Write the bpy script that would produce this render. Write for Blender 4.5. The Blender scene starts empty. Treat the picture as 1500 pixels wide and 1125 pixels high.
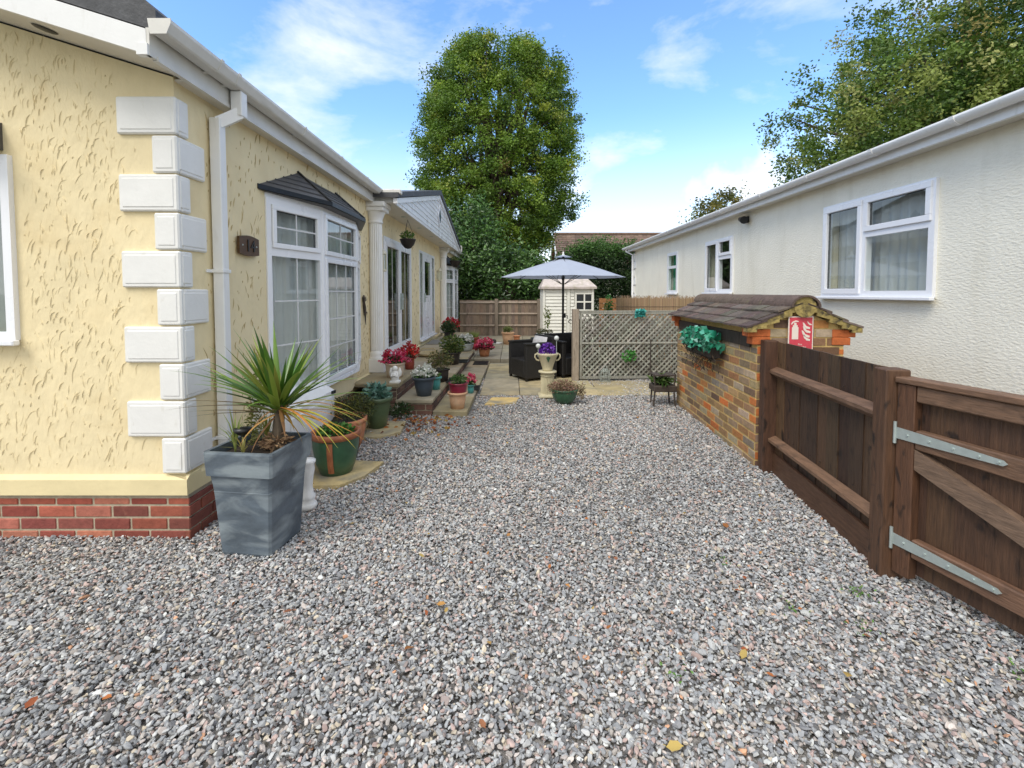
import bpy, math, random
import numpy as np
from mathutils import Matrix, Vector, Euler
R=math.radians
random.seed(7); rng=np.random.default_rng(7)
S=bpy.context.scene; C=S.collection
# ------------------------------------------------------------ camera
cd=bpy.data.cameras.new('camera'); cam=bpy.data.objects.new('camera',cd); C.objects.link(cam)
cam.location=(0,0,1.47); cam.rotation_euler=(R(90-2.53),0,0)
cd.sensor_width=36; cd.lens=680/1500*36; cd.shift_y=-0.069; cd.clip_start=0.05; cd.clip_end=800
S.camera=cam
S.view_settings.view_transform='Standard'; S.view_settings.look='None'; S.view_settings.gamma=1
S.view_settings.exposure=1.0
SUN_EL=R(52); SUN_AZ=R(217)     # azimuth measured clockwise from +y
# ------------------------------------------------------------ world
W=bpy.data.worlds.new("World"); S.world=W; W.use_nodes=True
nt=W.node_tree; nt.nodes.clear()
def wn(t,**k):
    n=nt.nodes.new(t)
    for a,b in k.items(): setattr(n,a,b)
    return n
out=wn('ShaderNodeOutputWorld'); bg=wn('ShaderNodeBackground'); bg.inputs['Strength'].default_value=0.15
sky=wn('ShaderNodeTexSky',sky_type='NISHITA',sun_disc=False,sun_elevation=SUN_EL,sun_rotation=SUN_AZ,air_density=1.0,dust_density=0.4,ozone_density=2.2)
tc=wn('ShaderNodeTexCoord'); mp=wn('ShaderNodeMapping'); mp.inputs['Scale'].default_value=(1.5,1.5,3.6); mp.inputs['Location'].default_value=(6.1,3.3,5.2)
nz=wn('ShaderNodeTexNoise'); nz.inputs['Scale'].default_value=2.1; nz.inputs['Detail'].default_value=9; nz.inputs['Roughness'].default_value=0.58; nz.inputs['Distortion'].default_value=0.25
cr=wn('ShaderNodeValToRGB'); cr.color_ramp.elements[0].position=0.485; cr.color_ramp.elements[0].color=(0,0,0,1); cr.color_ramp.elements[1].position=0.70; cr.color_ramp.elements[1].color=(.68,.68,.68,1)
sp=wn('ShaderNodeSeparateXYZ')
hz=wn('ShaderNodeMapRange'); hz.inputs['From Min'].default_value=0.0; hz.inputs['From Max'].default_value=0.36; hz.inputs['To Min'].default_value=0.86; hz.inputs['To Max'].default_value=0.0
hz.interpolation_type='SMOOTHSTEP'
mx=wn('ShaderNodeMath',operation='MAXIMUM')
tint=wn('ShaderNodeMix',data_type='RGBA',blend_type='MULTIPLY'); tint.inputs['Factor'].default_value=1.0; tint.inputs[7].default_value=(0.82,1.00,1.16,1)
mix=wn('ShaderNodeMix',data_type='RGBA'); mix.inputs[7].default_value=(4.3,4.32,4.25,1)
L=nt.links.new
L(tc.outputs['Generated'],mp.inputs['Vector']); L(mp.outputs[0],nz.inputs['Vector']); L(nz.outputs['Fac'],cr.inputs['Fac'])
L(tc.outputs['Generated'],sp.inputs[0]); L(sp.outputs['Z'],hz.inputs['Value'])
bk=wn('ShaderNodeMapRange'); bk.inputs['From Min'].default_value=0.15; bk.inputs['From Max'].default_value=-0.45; bk.inputs['To Max'].default_value=.95  # white cloud cover added behind the camera and overhead for neutral fill light
zn=wn('ShaderNodeMapRange'); zn.inputs['From Min'].default_value=0.60; zn.inputs['From Max'].default_value=0.88; zn.inputs['To Max'].default_value=.9
m2=wn('ShaderNodeMath',operation='MAXIMUM'); m3=wn('ShaderNodeMath',operation='MAXIMUM')
L(sp.outputs['Y'],bk.inputs['Value']); L(sp.outputs['Z'],zn.inputs['Value']); L(bk.outputs[0],m2.inputs[0]); L(zn.outputs[0],m2.inputs[1])
L(cr.outputs['Color'],mx.inputs[0]); L(hz.outputs[0],mx.inputs[1]); L(mx.outputs[0],m3.inputs[0]); L(m2.outputs[0],m3.inputs[1]); cm=wn('ShaderNodeMapping'); cm.inputs['Location'].default_value=(-.470*8.5,-.87*.5,-.205*22); cm.inputs['Scale'].default_value=(8.5,.5,22)
ln=wn('ShaderNodeVectorMath',operation='LENGTH'); ca_=wn('ShaderNodeMath',operation='MULTIPLY_ADD'); ca_.inputs[1].default_value=-2.6
n2=wn('ShaderNodeTexNoise'); n2.inputs['Scale'].default_value=16; n2.inputs['Detail'].default_value=6
cb=wn('ShaderNodeMapRange'); cb.inputs['From Min'].default_value=.05; cb.inputs['From Max'].default_value=-.9; cb.inputs['To Max'].default_value=.85
m4=wn('ShaderNodeMath',operation='MAXIMUM')
L(tc.outputs['Generated'],cm.inputs[0]); L(cm.outputs[0],ln.inputs[0]); L(tc.outputs['Generated'],n2.inputs['Vector']); L(n2.outputs['Fac'],ca_.inputs[0]); L(ln.outputs['Value'],ca_.inputs[2]); L(ca_.outputs[0],cb.inputs['Value'])
L(m3.outputs[0],m4.inputs[0]); L(cb.outputs[0],m4.inputs[1]); L(m4.outputs[0],mix.inputs['Factor'])
L(sky.outputs[0],tint.inputs[6]); L(tint.outputs[2],mix.inputs[6]); L(mix.outputs[2],bg.inputs['Color']); L(bg.outputs[0],out.inputs[0])
# ------------------------------------------------------------ sun (hazy, wide)
sd=bpy.data.lights.new('sun','SUN'); so=bpy.data.objects.new('sun',sd); C.objects.link(so)
sd.energy=1.15; sd.angle=R(28); sd.color=(1,0.955,0.88)
dv=Vector((math.sin(SUN_AZ)*math.cos(SUN_EL),math.cos(SUN_AZ)*math.cos(SUN_EL),math.sin(SUN_EL)))
so.rotation_euler=dv.to_track_quat('Z','Y').to_euler()
S.cycles.max_bounces=6; S.cycles.diffuse_bounces=3; S.cycles.glossy_bounces=3; S.cycles.transmission_bounces=4; S.cycles.transparent_max_bounces=10
S.cycles.sample_clamp_indirect=6

# ============================================================ materials
def mat(name,col=(.5,.5,.5),rough=.6,attr=False,var=0.0,vscale=6,vstretch=(1,1,1),bump=0.0,bscale=30,bstretch=(1,1,1),metal=0,spec=.5,
        stain=None,detail=5,trans=0,coat=0):
    m=bpy.data.materials.new(name); m.use_nodes=True; t=m.node_tree; t.nodes.clear(); N=t.nodes.new; K=t.links.new
    o=N('ShaderNodeOutputMaterial'); b=N('ShaderNodeBsdfPrincipled'); K(b.outputs[0],o.inputs[0])
    b.inputs['Roughness'].default_value=rough; b.inputs['Metallic'].default_value=metal
    b.inputs['Specular IOR Level'].default_value=spec; b.inputs['Coat Weight'].default_value=coat
    co=N('ShaderNodeTexCoord')
    if attr:
        a=N('ShaderNodeAttribute'); a.attribute_name='col'; csock=a.outputs['Color']
    else:
        r=N('ShaderNodeRGB'); r.outputs[0].default_value=(*col,1); csock=r.outputs[0]
    if var>0:
        mp=N('ShaderNodeMapping'); mp.inputs['Scale'].default_value=vstretch; K(co.outputs['Object'],mp.inputs[0])
        n=N('ShaderNodeTexNoise'); n.inputs['Scale'].default_value=vscale; n.inputs['Detail'].default_value=detail; K(mp.outputs[0],n.inputs['Vector'])
        n.inputs['Roughness'].default_value=.62
        mr=N('ShaderNodeMapRange'); mr.inputs['From Min'].default_value=.25; mr.inputs['From Max'].default_value=.75; mr.inputs['To Min'].default_value=1-var; mr.inputs['To Max'].default_value=1+var
        K(n.outputs['Fac'],mr.inputs[0])
        mm=N('ShaderNodeVectorMath'); mm.operation='SCALE'; K(csock,mm.inputs[0]); K(mr.outputs[0],mm.inputs['Scale']); csock=mm.outputs[0]
        rr=N('ShaderNodeMapRange'); rq=.12 if rough>.5 else .035; rr.inputs['To Min'].default_value=min(1,rough+rq); rr.inputs['To Max'].default_value=max(0,rough-rq); K(n.outputs['Fac'],rr.inputs[0]); K(rr.outputs[0],b.inputs['Roughness'])
    if stain:
        scol,ssc,lo,hi,sstr=stain
        mp=N('ShaderNodeMapping'); mp.inputs['Scale'].default_value=sstr; mp.inputs['Location'].default_value=(3.1,7.7,1.3); K(co.outputs['Object'],mp.inputs[0])
        n=N('ShaderNodeTexNoise'); n.inputs['Scale'].default_value=ssc; n.inputs['Detail'].default_value=7; n.inputs['Distortion'].default_value=.6; K(mp.outputs[0],n.inputs['Vector'])
        mr=N('ShaderNodeMapRange'); mr.inputs['From Min'].default_value=lo; mr.inputs['From Max'].default_value=hi; K(n.outputs['Fac'],mr.inputs[0])
        mi=N('ShaderNodeMix'); mi.data_type='RGBA'; mi.inputs[7].default_value=(*scol,1); K(mr.outputs[0],mi.inputs['Factor']); K(csock,mi.inputs[6]); csock=mi.outputs[2]
    K(csock,b.inputs['Base Color'])
    if bump>0:
        mp=N('ShaderNodeMapping'); mp.inputs['Scale'].default_value=bstretch; K(co.outputs['Object'],mp.inputs[0])
        n=N('ShaderNodeTexNoise'); n.inputs['Scale'].default_value=bscale; n.inputs['Detail'].default_value=6; K(mp.outputs[0],n.inputs['Vector'])
        bp=N('ShaderNodeBump'); bp.inputs['Strength'].default_value=1; bp.inputs['Distance'].default_value=bump; K(n.outputs['Fac'],bp.inputs['Height']); K(bp.outputs[0],b.inputs['Normal'])
    if trans>0:
        tr=N('ShaderNodeBsdfTranslucent'); K(csock,tr.inputs[0]); ms=N('ShaderNodeMixShader'); ms.inputs[0].default_value=trans
        K(b.outputs[0],ms.inputs[1]); K(tr.outputs[0],ms.inputs[2]); K(ms.outputs[0],o.inputs[0])
    return m
def glassmat(name,tint=(.90,.94,.92),boost=.5,add=.08):
    """thin double glazing: reflection grows with the angle, both sides alike"""
    m=bpy.data.materials.new(name); m.use_nodes=True; t=m.node_tree; t.nodes.clear(); N=t.nodes.new; K=t.links.new
    o=N('ShaderNodeOutputMaterial'); g=N('ShaderNodeBsdfGlossy'); g.inputs['Roughness'].default_value=.012; g.inputs[0].default_value=(.95,.98,1,1)
    tr=N('ShaderNodeBsdfTransparent'); tr.inputs[0].default_value=(*tint,1); f=N('ShaderNodeLayerWeight'); f.inputs['Blend'].default_value=.5
    pw=N('ShaderNodeMath'); pw.operation='POWER'; pw.inputs[1].default_value=3.2; K(f.outputs['Facing'],pw.inputs[0])
    mm=N('ShaderNodeMath'); mm.operation='MULTIPLY_ADD'; mm.inputs[1].default_value=boost; mm.inputs[2].default_value=add; mm.use_clamp=True
    K(pw.outputs[0],mm.inputs[0]); ms=N('ShaderNodeMixShader'); K(mm.outputs[0],ms.inputs[0]); K(tr.outputs[0],ms.inputs[1]); K(g.outputs[0],ms.inputs[2]); K(ms.outputs[0],o.inputs[0])
    return m
M={}
M['cream']=mat('cream_render',(.82,.69,.425),.75,var=.08,vscale=3,bump=.009,bscale=20,bstretch=(1,1,.55),stain=((.74,.59,.33),2.3,.55,.8,(1,1,1)))
M['creamshade']=mat('cream_render_stroke_shade',(.50,.37,.17),.85,var=.25,vscale=8)  # darker cream: relief shading of the side-wall strokes put into their colour
M['creamband']=mat('cream_band',(.78,.66,.38),.7,var=.08,vscale=5,bump=.003,bscale=18)
M['white']=mat('white_paint',(.82,.815,.80),.42,var=.04,vscale=4,bump=.0006,bscale=60,stain=((.62,.60,.54),5,.60,.90,(3,3,.6)))
M['quoin']=mat('quoin_paint',(.80,.79,.76),.55,var=.04,vscale=9,bump=.0012,bscale=45,stain=((.60,.57,.48),8,.64,.95,(2.5,2.5,.9)))
M['upvc']=mat('white_upvc',(.86,.87,.90),.28,var=.02,vscale=3,coat=.1)
M['upvcold']=mat('weathered_upvc',(.68,.66,.61),.4,var=.10,vscale=5,stain=((.50,.48,.42),7,.6,.85,(3,.4,3)))
M['soffit']=mat('soffit_board',(.70,.66,.58),.5,var=.05,vscale=3)
M['charcoal']=mat('charcoal_tile',(.055,.056,.06),.6,var=.3,vscale=18,bump=.003,bscale=60)
M['canopy']=mat('bay_canopy_slate',(.085,.08,.075),.5,var=.2,vscale=14,bump=.001,bscale=50)
M['black']=mat('black_plastic',(.012,.012,.013),.4,var=.2,vscale=20)
M['whitewall']=mat('white_render',(.89,.845,.71),.8,var=.05,vscale=2,bump=.0070,bscale=58,bstretch=(1,.50,1.2),stain=((.74,.69,.55),2.2,.52,.85,(1,1.6,.28)))
M['brick']=mat('brick_face',attr=True,rough=.85,var=.24,vscale=26,bump=.004,bscale=70,stain=((.42,.33,.19),9,.70,.95,(1,1,1)))
M['brickred']=mat('red_brick_face',attr=True,rough=.85,var=.22,vscale=20,bump=.004,bscale=60,stain=((.50,.32,.20),7,.66,.95,(1,1,1)))
M['mortar']=mat('yellow_mortar',(.60,.42,.16),.9,var=.25,vscale=20,bump=.004,bscale=60)
M['mortarg']=mat('grey_mortar',(.42,.36,.26),.9,var=.25,vscale=20,bump=.004,bscale=60)
M['tile']=mat('clay_roof_tile',attr=True,rough=.9,var=.4,vscale=22,bump=.005,bscale=60,stain=((.22,.21,.09),11,.62,.85,(1,1,1)))
M['lichen']=mat('lichen_mortar',(.33,.25,.085),.9,var=.45,vscale=24,bump=.006,bscale=50,stain=((.07,.055,.03),16,.50,.66,(1,1,1)))
M['wood']=mat('stained_fence_wood',attr=True,rough=.62,var=.42,vscale=9,vstretch=(6,6,.7),bump=.003,bscale=22,bstretch=(6,6,.5),stain=((.018,.010,.006),7,.60,.70,(2.2,2.2,1)))
M['railwood']=mat('stained_rail_wood',attr=True,rough=.6,var=.4,vscale=10,vstretch=(4,.8,6),bump=.003,bscale=22,bstretch=(4,.6,6),stain=((.03,.018,.012),6,.62,.78,(1,1,1)))
M['greywood']=mat('weathered_grey_wood',attr=True,rough=.85,var=.3,vscale=8,vstretch=(5,5,.8),bump=.003,bscale=20,bstretch=(5,5,.6),stain=((.10,.075,.05),7,.56,.8,(2,2,.6)))
M['galv']=mat('galvanised_steel',(.50,.56,.53),.42,metal=.55,var=.12,vscale=25)
M['terr']=mat('terracotta',(.52,.21,.10),.8,var=.2,vscale=12,bump=.001,bscale=60,stain=((.62,.42,.28),8,.58,.85,(1,1,1)))
M['rimglaze']=mat('burnt_orange_glaze',(.30,.105,.045),.5,var=.35,vscale=14)
M['terrpale']=mat('pale_terracotta',(.66,.40,.24),.85,var=.18,vscale=10,bump=.001,bscale=60,stain=((.60,.50,.35),6,.55,.8,(1,1,1)))
M['leadpot']=mat('lead_grey_plastic',(.10,.125,.15),.45,var=.45,vscale=5,vstretch=(1,1,2.2),bump=.002,bscale=40,stain=((.25,.29,.31),3.6,.48,.66,(1,1,2.4)))
M['greenpot']=mat('dark_green_glaze',(.035,.10,.05),.33,var=.35,vscale=6,coat=.3)
M['olivepot']=mat('olive_green_glaze',(.075,.115,.055),.35,var=.3,vscale=5,coat=.25)
M['bluepot']=mat('blue_grey_pot',(.055,.075,.10),.45,var=.15,vscale=8)
M['turq']=mat('turquoise_glaze',(.06,.30,.30),.3,var=.2,vscale=8,coat=.4)
M['darkpot']=mat('dark_brown_pot',(.028,.022,.02),.55,var=.3,vscale=9)
M['magpot']=mat('crimson_glaze',(.22,.012,.035),.3,var=.25,vscale=6,coat=.5)
M['redpot']=mat('red_brown_pot',(.30,.055,.035),.5,var=.25,vscale=9)
M['creampot']=mat('cream_stone_pot',(.58,.46,.34),.7,var=.15,vscale=9,bump=.001,bscale=50)
M['whitepot']=mat('white_grey_pot',(.50,.55,.54),.5,var=.12,vscale=9)
M['soil']=mat('potting_soil',(.03,.021,.014),.95,var=.5,vscale=50,bump=.01,bscale=60)
M['leaf']=mat('leaf',attr=True,rough=.42,spec=.4,trans=.28)
M['leafdry']=mat('dry_leaf',attr=True,rough=.8,trans=.2)
M['glossleaf']=mat('glossy_leaf',attr=True,rough=.3,spec=.5,trans=.12)
M['petal']=mat('petal',attr=True,rough=.6,trans=.25)
M['bark']=mat('bark',(.10,.075,.05),.9,var=.45,vscale=9,vstretch=(2,2,.5),bump=.02,bscale=12,bstretch=(2,2,.4))
M['slab']=mat('sandstone_slab',attr=True,rough=.85,var=.2,vscale=5,bump=.003,bscale=40,stain=((.20,.18,.13),4,.5,.78,(1,1,1)))
M['yslab']=mat('yellow_sandstone',attr=True,rough=.85,var=.25,vscale=6,bump=.003,bscale=40,stain=((.24,.22,.17),3.5,.46,.72,(1,1,1)))
M['stone']=None
M['rattan']=mat('black_rattan',(.014,.013,.013),.5,var=.5,vscale=60,bump=.004,bscale=90,bstretch=(1,1,3))
M['cushion']=mat('silver_cushion',(.50,.50,.52),.6,var=.2,vscale=20)
M['parasol']=mat('parasol_cloth',(.44,.49,.60),.85,var=.05,vscale=4,trans=.22)
M['dmetal']=mat('dark_metal',(.018,.018,.02),.45,metal=.3)
M['shed']=mat('cream_resin',(.80,.79,.72),.6,var=.07,vscale=4,stain=((.45,.42,.28),5,.6,.85,(1,1,.4)))
M['shedroof']=mat('pinkish_resin_roof',(.56,.49,.45),.8,var=.25,vscale=7,stain=((.36,.33,.22),5,.5,.75,(1,1,1)))
M['reed']=mat('reed',attr=True,rough=.85)
M['curtain']=mat('net_curtain',(.74,.76,.76),.9,var=.06,vscale=5,trans=.35)
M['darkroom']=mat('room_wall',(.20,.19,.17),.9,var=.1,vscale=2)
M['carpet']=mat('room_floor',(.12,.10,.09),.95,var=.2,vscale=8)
M['glass']=glassmat('window_glass')
M['greenblind']=mat('green_blind',(.05,.36,.22),.8,var=.08,vscale=3)
M['mullion']=mat('leaded_bar',(.70,.70,.70),.4)
M['plaque']=mat('plaque_wood',(.085,.040,.012),.5,var=.4,vscale=30,vstretch=(1,1,3))
M['ink']=mat('plaque_figures',(.004,.003,.002),.4)
M['signred']=mat('sign_red',(.62,.055,.085),.4,var=.08,vscale=12)
M['signwhite']=mat('sign_white',(.80,.70,.62),.45)
M['lantern']=mat('cream_lantern',(.70,.66,.52),.5,var=.08,vscale=10)
M['urn']=mat('cream_urn',(.56,.50,.33),.6,var=.15,vscale=9,stain=((.22,.18,.07),12,.62,.85,(1,1,1)))
M['rooftile']=mat('brown_roof_tiles',attr=True,rough=.9,var=.2,vscale=3)
M['turqleaf']=mat('plastic_turquoise_leaf',attr=True,rough=.5,trans=.1)
M['purple']=mat('purple_petal',attr=True,rough=.5,trans=.15)
M['wire']=mat('rusty_wire',(.06,.045,.035),.7,var=.4,vscale=30)
M['glassball']=mat('frosted_solar_globe',(.62,.64,.62),.25,var=.1,vscale=20)
M['doorgrey']=mat('dark_frame_edge',(.03,.035,.04),.4)
M['diamond']=mat('diamond_glass_blue',(.05,.09,.18),.2,coat=.5)

# ============================================================ mesh helpers
def tag(o,label=None,cat=None,group=None,kind=None):
    if label: o['label']=label
    if cat: o['category']=cat
    if group: o['group']=group
    if kind: o['kind']=kind
    return o
def thing(name,label,cat,loc=(0,0,0),rz=0,group=None):
    o=bpy.data.objects.new(name,None); C.objects.link(o); o.location=loc; o.rotation_euler=(0,0,rz); o.empty_display_size=.1
    return tag(o,label,cat,group)
class MB:
    def __init__(s,Mx=None): s.v=[];s.f=[];s.c=[];s.m=[];s.sm=[];s.M=Mx
    def add(s,vs,fs,col=(1,1,1),mi=0,smooth=False):
        n=len(s.v)
        if s.M is not None: vs=[tuple(s.M@Vector(p)) for p in vs]
        s.v+=[tuple(p) for p in vs]
        for f in fs: s.f.append(tuple(i+n for i in f)); s.c.append(col); s.m.append(mi); s.sm.append(smooth)
    def box(s,x0,x1,y0,y1,z0,z1,col=(1,1,1),mi=0,j=0,bev=0):
        if x0>x1:x0,x1=x1,x0
        if y0>y1:y0,y1=y1,y0
        if z0>z1:z0,z1=z1,z0
        if bev>0:
            b=min(bev,(x1-x0)*.45,(y1-y0)*.45,(z1-z0)*.45)
            vs=[];
            for (X,sx) in ((x0,1),(x1,-1)):
                for (Y,sy) in ((y0,1),(y1,-1)):
                    for (Z,sz) in ((z0,1),(z1,-1)):
                        vs+=[(X,Y+sy*b,Z+sz*b),(X+sx*b,Y,Z+sz*b),(X+sx*b,Y+sy*b,Z)]
            I=lambda a,b_,c,k:(a*4+b_*2+c)*3+k
            fs=[]
            fs.append((I(0,0,0,0),I(0,0,1,0),I(0,1,1,0),I(0,1,0,0))); fs.append((I(1,0,0,0),I(1,1,0,0),I(1,1,1,0),I(1,0,1,0)))
            fs.append((I(0,0,0,1),I(1,0,0,1),I(1,0,1,1),I(0,0,1,1))); fs.append((I(0,1,0,1),I(0,1,1,1),I(1,1,1,1),I(1,1,0,1)))
            fs.append((I(0,0,0,2),I(0,1,0,2),I(1,1,0,2),I(1,0,0,2))); fs.append((I(0,0,1,2),I(1,0,1,2),I(1,1,1,2),I(0,1,1,2)))
            for c in (0,1):
                for b_ in (0,1): fs.append((I(0,b_,c,1),I(1,b_,c,1),I(1,b_,c,2),I(0,b_,c,2)))
                for a in (0,1): fs.append((I(a,0,c,0),I(a,1,c,0),I(a,1,c,2),I(a,0,c,2)))
            for a in (0,1):
                for b_ in (0,1): fs.append((I(a,b_,0,0),I(a,b_,1,0),I(a,b_,1,1),I(a,b_,0,1)))
            for a in (0,1):
                for b_ in (0,1):
                    for c in (0,1): fs.append((I(a,b_,c,0),I(a,b_,c,1),I(a,b_,c,2)))
            s.add(vs,fs,col,mi); return
        vs=[(x,y,z) for z in (z0,z1) for y in (y0,y1) for x in (x0,x1)]
        if j: vs=[(x+random.uniform(-j,j),y+random.uniform(-j,j),z+random.uniform(-j,j)) for x,y,z in vs]
        s.add(vs,[(0,2,3,1),(4,5,7,6),(0,1,5,4),(2,6,7,3),(0,4,6,2),(1,3,7,5)],col,mi)
    def bar(s,a,b,w,h,up=(0,0,1),col=(1,1,1),mi=0):
        a=Vector(a);b=Vector(b);d=(b-a).normalized();up=Vector(up);r=d.cross(up)
        if r.length<1e-4: r=d.cross(Vector((1,0,0)))
        r.normalize();u=r.cross(d)
        vs=[]
        for p in (a,b):
            for sx,sz in ((-1,-1),(1,-1),(1,1),(-1,1)): vs.append(p+r*(sx*w/2)+u*(sz*h/2))
        s.add(vs,[(0,1,2,3),(7,6,5,4),(0,4,5,1),(1,5,6,2),(2,6,7,3),(3,7,4,0)],col,mi)
    def prism(s,poly,d,col=(1,1,1),mi=0,caps=True):
        n=len(poly);d=Vector(d);vs=[Vector(p) for p in poly]+[Vector(p)+d for p in poly]
        fs=[(i,(i+1)%n,(i+1)%n+n,i+n) for i in range(n)]
        if caps: fs+=[tuple(range(n))[::-1],tuple(range(n,2*n))]
        s.add(vs,fs,col,mi)
    def tube(s,pts,rad,n=8,col=(1,1,1),mi=0,smooth=True,caps=True):
        pts=[Vector(p) for p in pts]
        if not hasattr(rad,'__len__'): rad=[rad]*len(pts)
        vs=[];fs=[];prev=None
        for i,p in enumerate(pts):
            d=(pts[min(i+1,len(pts)-1)]-pts[max(i-1,0)]).normalized()
            r=d.cross(Vector((0,0,1))) if prev is None else prev-d*prev.dot(d)
            if r.length<1e-3: r=d.cross(Vector((1,0,0)))
            r.normalize();prev=r;u=d.cross(r)
            for k in range(n):
                a=2*math.pi*k/n;vs.append(p+(r*math.cos(a)+u*math.sin(a))*rad[i])
        for i in range(len(pts)-1):
            for k in range(n): fs.append((i*n+k,i*n+(k+1)%n,(i+1)*n+(k+1)%n,(i+1)*n+k))
        s.add(vs,fs,col,mi,smooth)
        if caps: s.add(vs[:n],[tuple(range(n))[::-1]],col,mi); s.add(vs[-n:],[tuple(range(n))],col,mi)
    def lathe(s,prof,n=24,c=(0,0,0),col=(1,1,1),mi=0,smooth=True,sx=1,sy=1):
        vs=[];fs=[]
        for r,z in prof:
            for k in range(n):
                a=2*math.pi*k/n;vs.append((c[0]+r*math.cos(a)*sx,c[1]+r*math.sin(a)*sy,c[2]+z))
        for i in range(len(prof)-1):
            for k in range(n): fs.append((i*n+k,i*n+(k+1)%n,(i+1)*n+(k+1)%n,(i+1)*n+k))
        s.add(vs,fs,col,mi,smooth)
    def ball(s,c,r,col=(1,1,1),mi=0,n=10,sz=1):
        s.lathe([(max(1e-4,r*math.sin(math.pi*i/n)),-r*sz*math.cos(math.pi*i/n)) for i in range(n+1)],n+2,c,col,mi)
    def build(s,name,mats,parent=None,origin=None,label=None,bevel=0):
        if not isinstance(mats,(list,tuple)): mats=[mats]
        o0=Vector(origin) if origin is not None else Vector((0,0,0))
        me=bpy.data.meshes.new(name); me.from_pydata([tuple(Vector(p)-o0) for p in s.v],[],s.f)
        for m in mats: me.materials.append(m)
        me.polygons.foreach_set('material_index',s.m); me.polygons.foreach_set('use_smooth',s.sm)
        ca=me.color_attributes.new('col','FLOAT_COLOR','CORNER')
        arr=np.ones((len(me.loops),4),dtype=np.float32)
        lt=np.zeros(len(me.polygons),dtype=np.int32); me.polygons.foreach_get('loop_total',lt)
        arr[:,:3]=np.repeat(np.array(s.c,dtype=np.float32),lt,axis=0); ca.data.foreach_set('color',arr.ravel())
        me.update()
        o=bpy.data.objects.new(name,me); C.objects.link(o)
        if parent is not None: o.parent=parent
        elif origin is not None: o.location=o0
        if label: o['label']=label
        if bevel:
            b=o.modifiers.new('bevel','BEVEL'); b.width=bevel; b.segments=1; b.limit_method='ANGLE'; b.angle_limit=R(50)
        return o
def frame(o,u,n=None):
    """matrix with x=u (horizontal), z up, y = into the wall (u x z flipped)"""
    u=Vector(u).normalized(); z=Vector((0,0,1)); y=z.cross(u)
    m=Matrix.Identity(4)
    for i in range(3): m[i][0]=u[i];m[i][1]=y[i];m[i][2]=z[i];m[i][3]=o[i]
    return m
def vary(c,a=.12):
    k=1+random.uniform(-a,a); return tuple(max(0,x*k*(1+random.uniform(-a*.3,a*.3))) for x in c)

def leafmesh(name,P,size,col,parent=None,m=None,updown=.35,aspect=.55,label=None,kind=None,dirs=None,droop=0):
    """many small folded leaves, one mesh"""
    P=np.asarray(P,dtype=np.float32);n=len(P)
    size=np.broadcast_to(np.asarray(size,dtype=np.float32),(n,)).reshape(n,1)
    d=rng.normal(size=(n,3)) if dirs is None else np.asarray(dirs)+rng.normal(size=(n,3))*.35
    d[:,2]=d[:,2]*(1-updown)-droop; d/=np.linalg.norm(d,axis=1,keepdims=True)+1e-9
    r=rng.normal(size=(n,3)); r[:,2]*=.45; s=np.cross(d,r); s/=np.linalg.norm(s,axis=1,keepdims=True)+1e-9
    nn=np.cross(s,d)
    base=P-d*size*.5; tip=P+d*size*.5-nn*size*.12; l=P+s*size*aspect*.5+nn*size*.1; rr=P-s*size*aspect*.5+nn*size*.1
    V=np.stack([base,l,tip,rr],1).reshape(-1,3)
    me=bpy.data.meshes.new(name)
    me.vertices.add(4*n); me.vertices.foreach_set('co',V.astype(np.float32).ravel())
    b=(np.arange(n)*4).reshape(n,1); idx=np.concatenate([b,b+1,b+2,b,b+2,b+3],1).ravel()
    me.loops.add(6*n); me.loops.foreach_set('vertex_index',idx.astype(np.int32))
    me.polygons.add(2*n); me.polygons.foreach_set('loop_start',(np.arange(2*n)*3).astype(np.int32)); me.polygons.foreach_set('loop_total',np.full(2*n,3,dtype=np.int32))
    me.update(); me.validate()
    ca=me.color_attributes.new('col','FLOAT_COLOR','POINT')
    cc=np.ones((n,4),dtype=np.float32); cc[:,:3]=np.asarray(col); ca.data.foreach_set('color',np.repeat(cc,4,axis=0).ravel())
    me.materials.append(m or M['leaf'])
    o=bpy.data.objects.new(name,me); C.objects.link(o)
    if parent is not None: o.parent=parent
    if label: o['label']=label
    if kind: o['kind']=kind
    return o
def pick(pal,n,v=.18,w=None):
    pal=np.array(pal); i=rng.choice(len(pal),n,p=w); c=pal[i]*(1+rng.uniform(-v,v,(n,1))); return np.clip(c,0,1)
G3=[(.05,.12,.02),(.08,.17,.03),(.035,.085,.018)]

# ============================================================ ground
def grid_sheet(name,x0,x1,y0,y1,z,m,kind='structure'):
    b=MB(); b.add([(x0,y0,z),(x1,y0,z),(x1,y1,z),(x0,y1,z)],[(0,1,2,3)]); o=b.build(name,m); o['kind']=kind; return o
mg=mat('ground_soil_gravel',(.27,.255,.24),.95,var=.5,vscale=38,bump=.02,bscale=60,stain=((.10,.09,.075),45,.5,.6,(1,1,1)))
mgrass=mat('far_ground',(.06,.08,.03),.95,var=.4,vscale=1.2,bump=.02,bscale=10)
grid_sheet('ground',-400,400,-400,400,-.06,mgrass)
grid_sheet('gravel_bed',-9,6.5,-4,17,-.022,mg)

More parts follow.
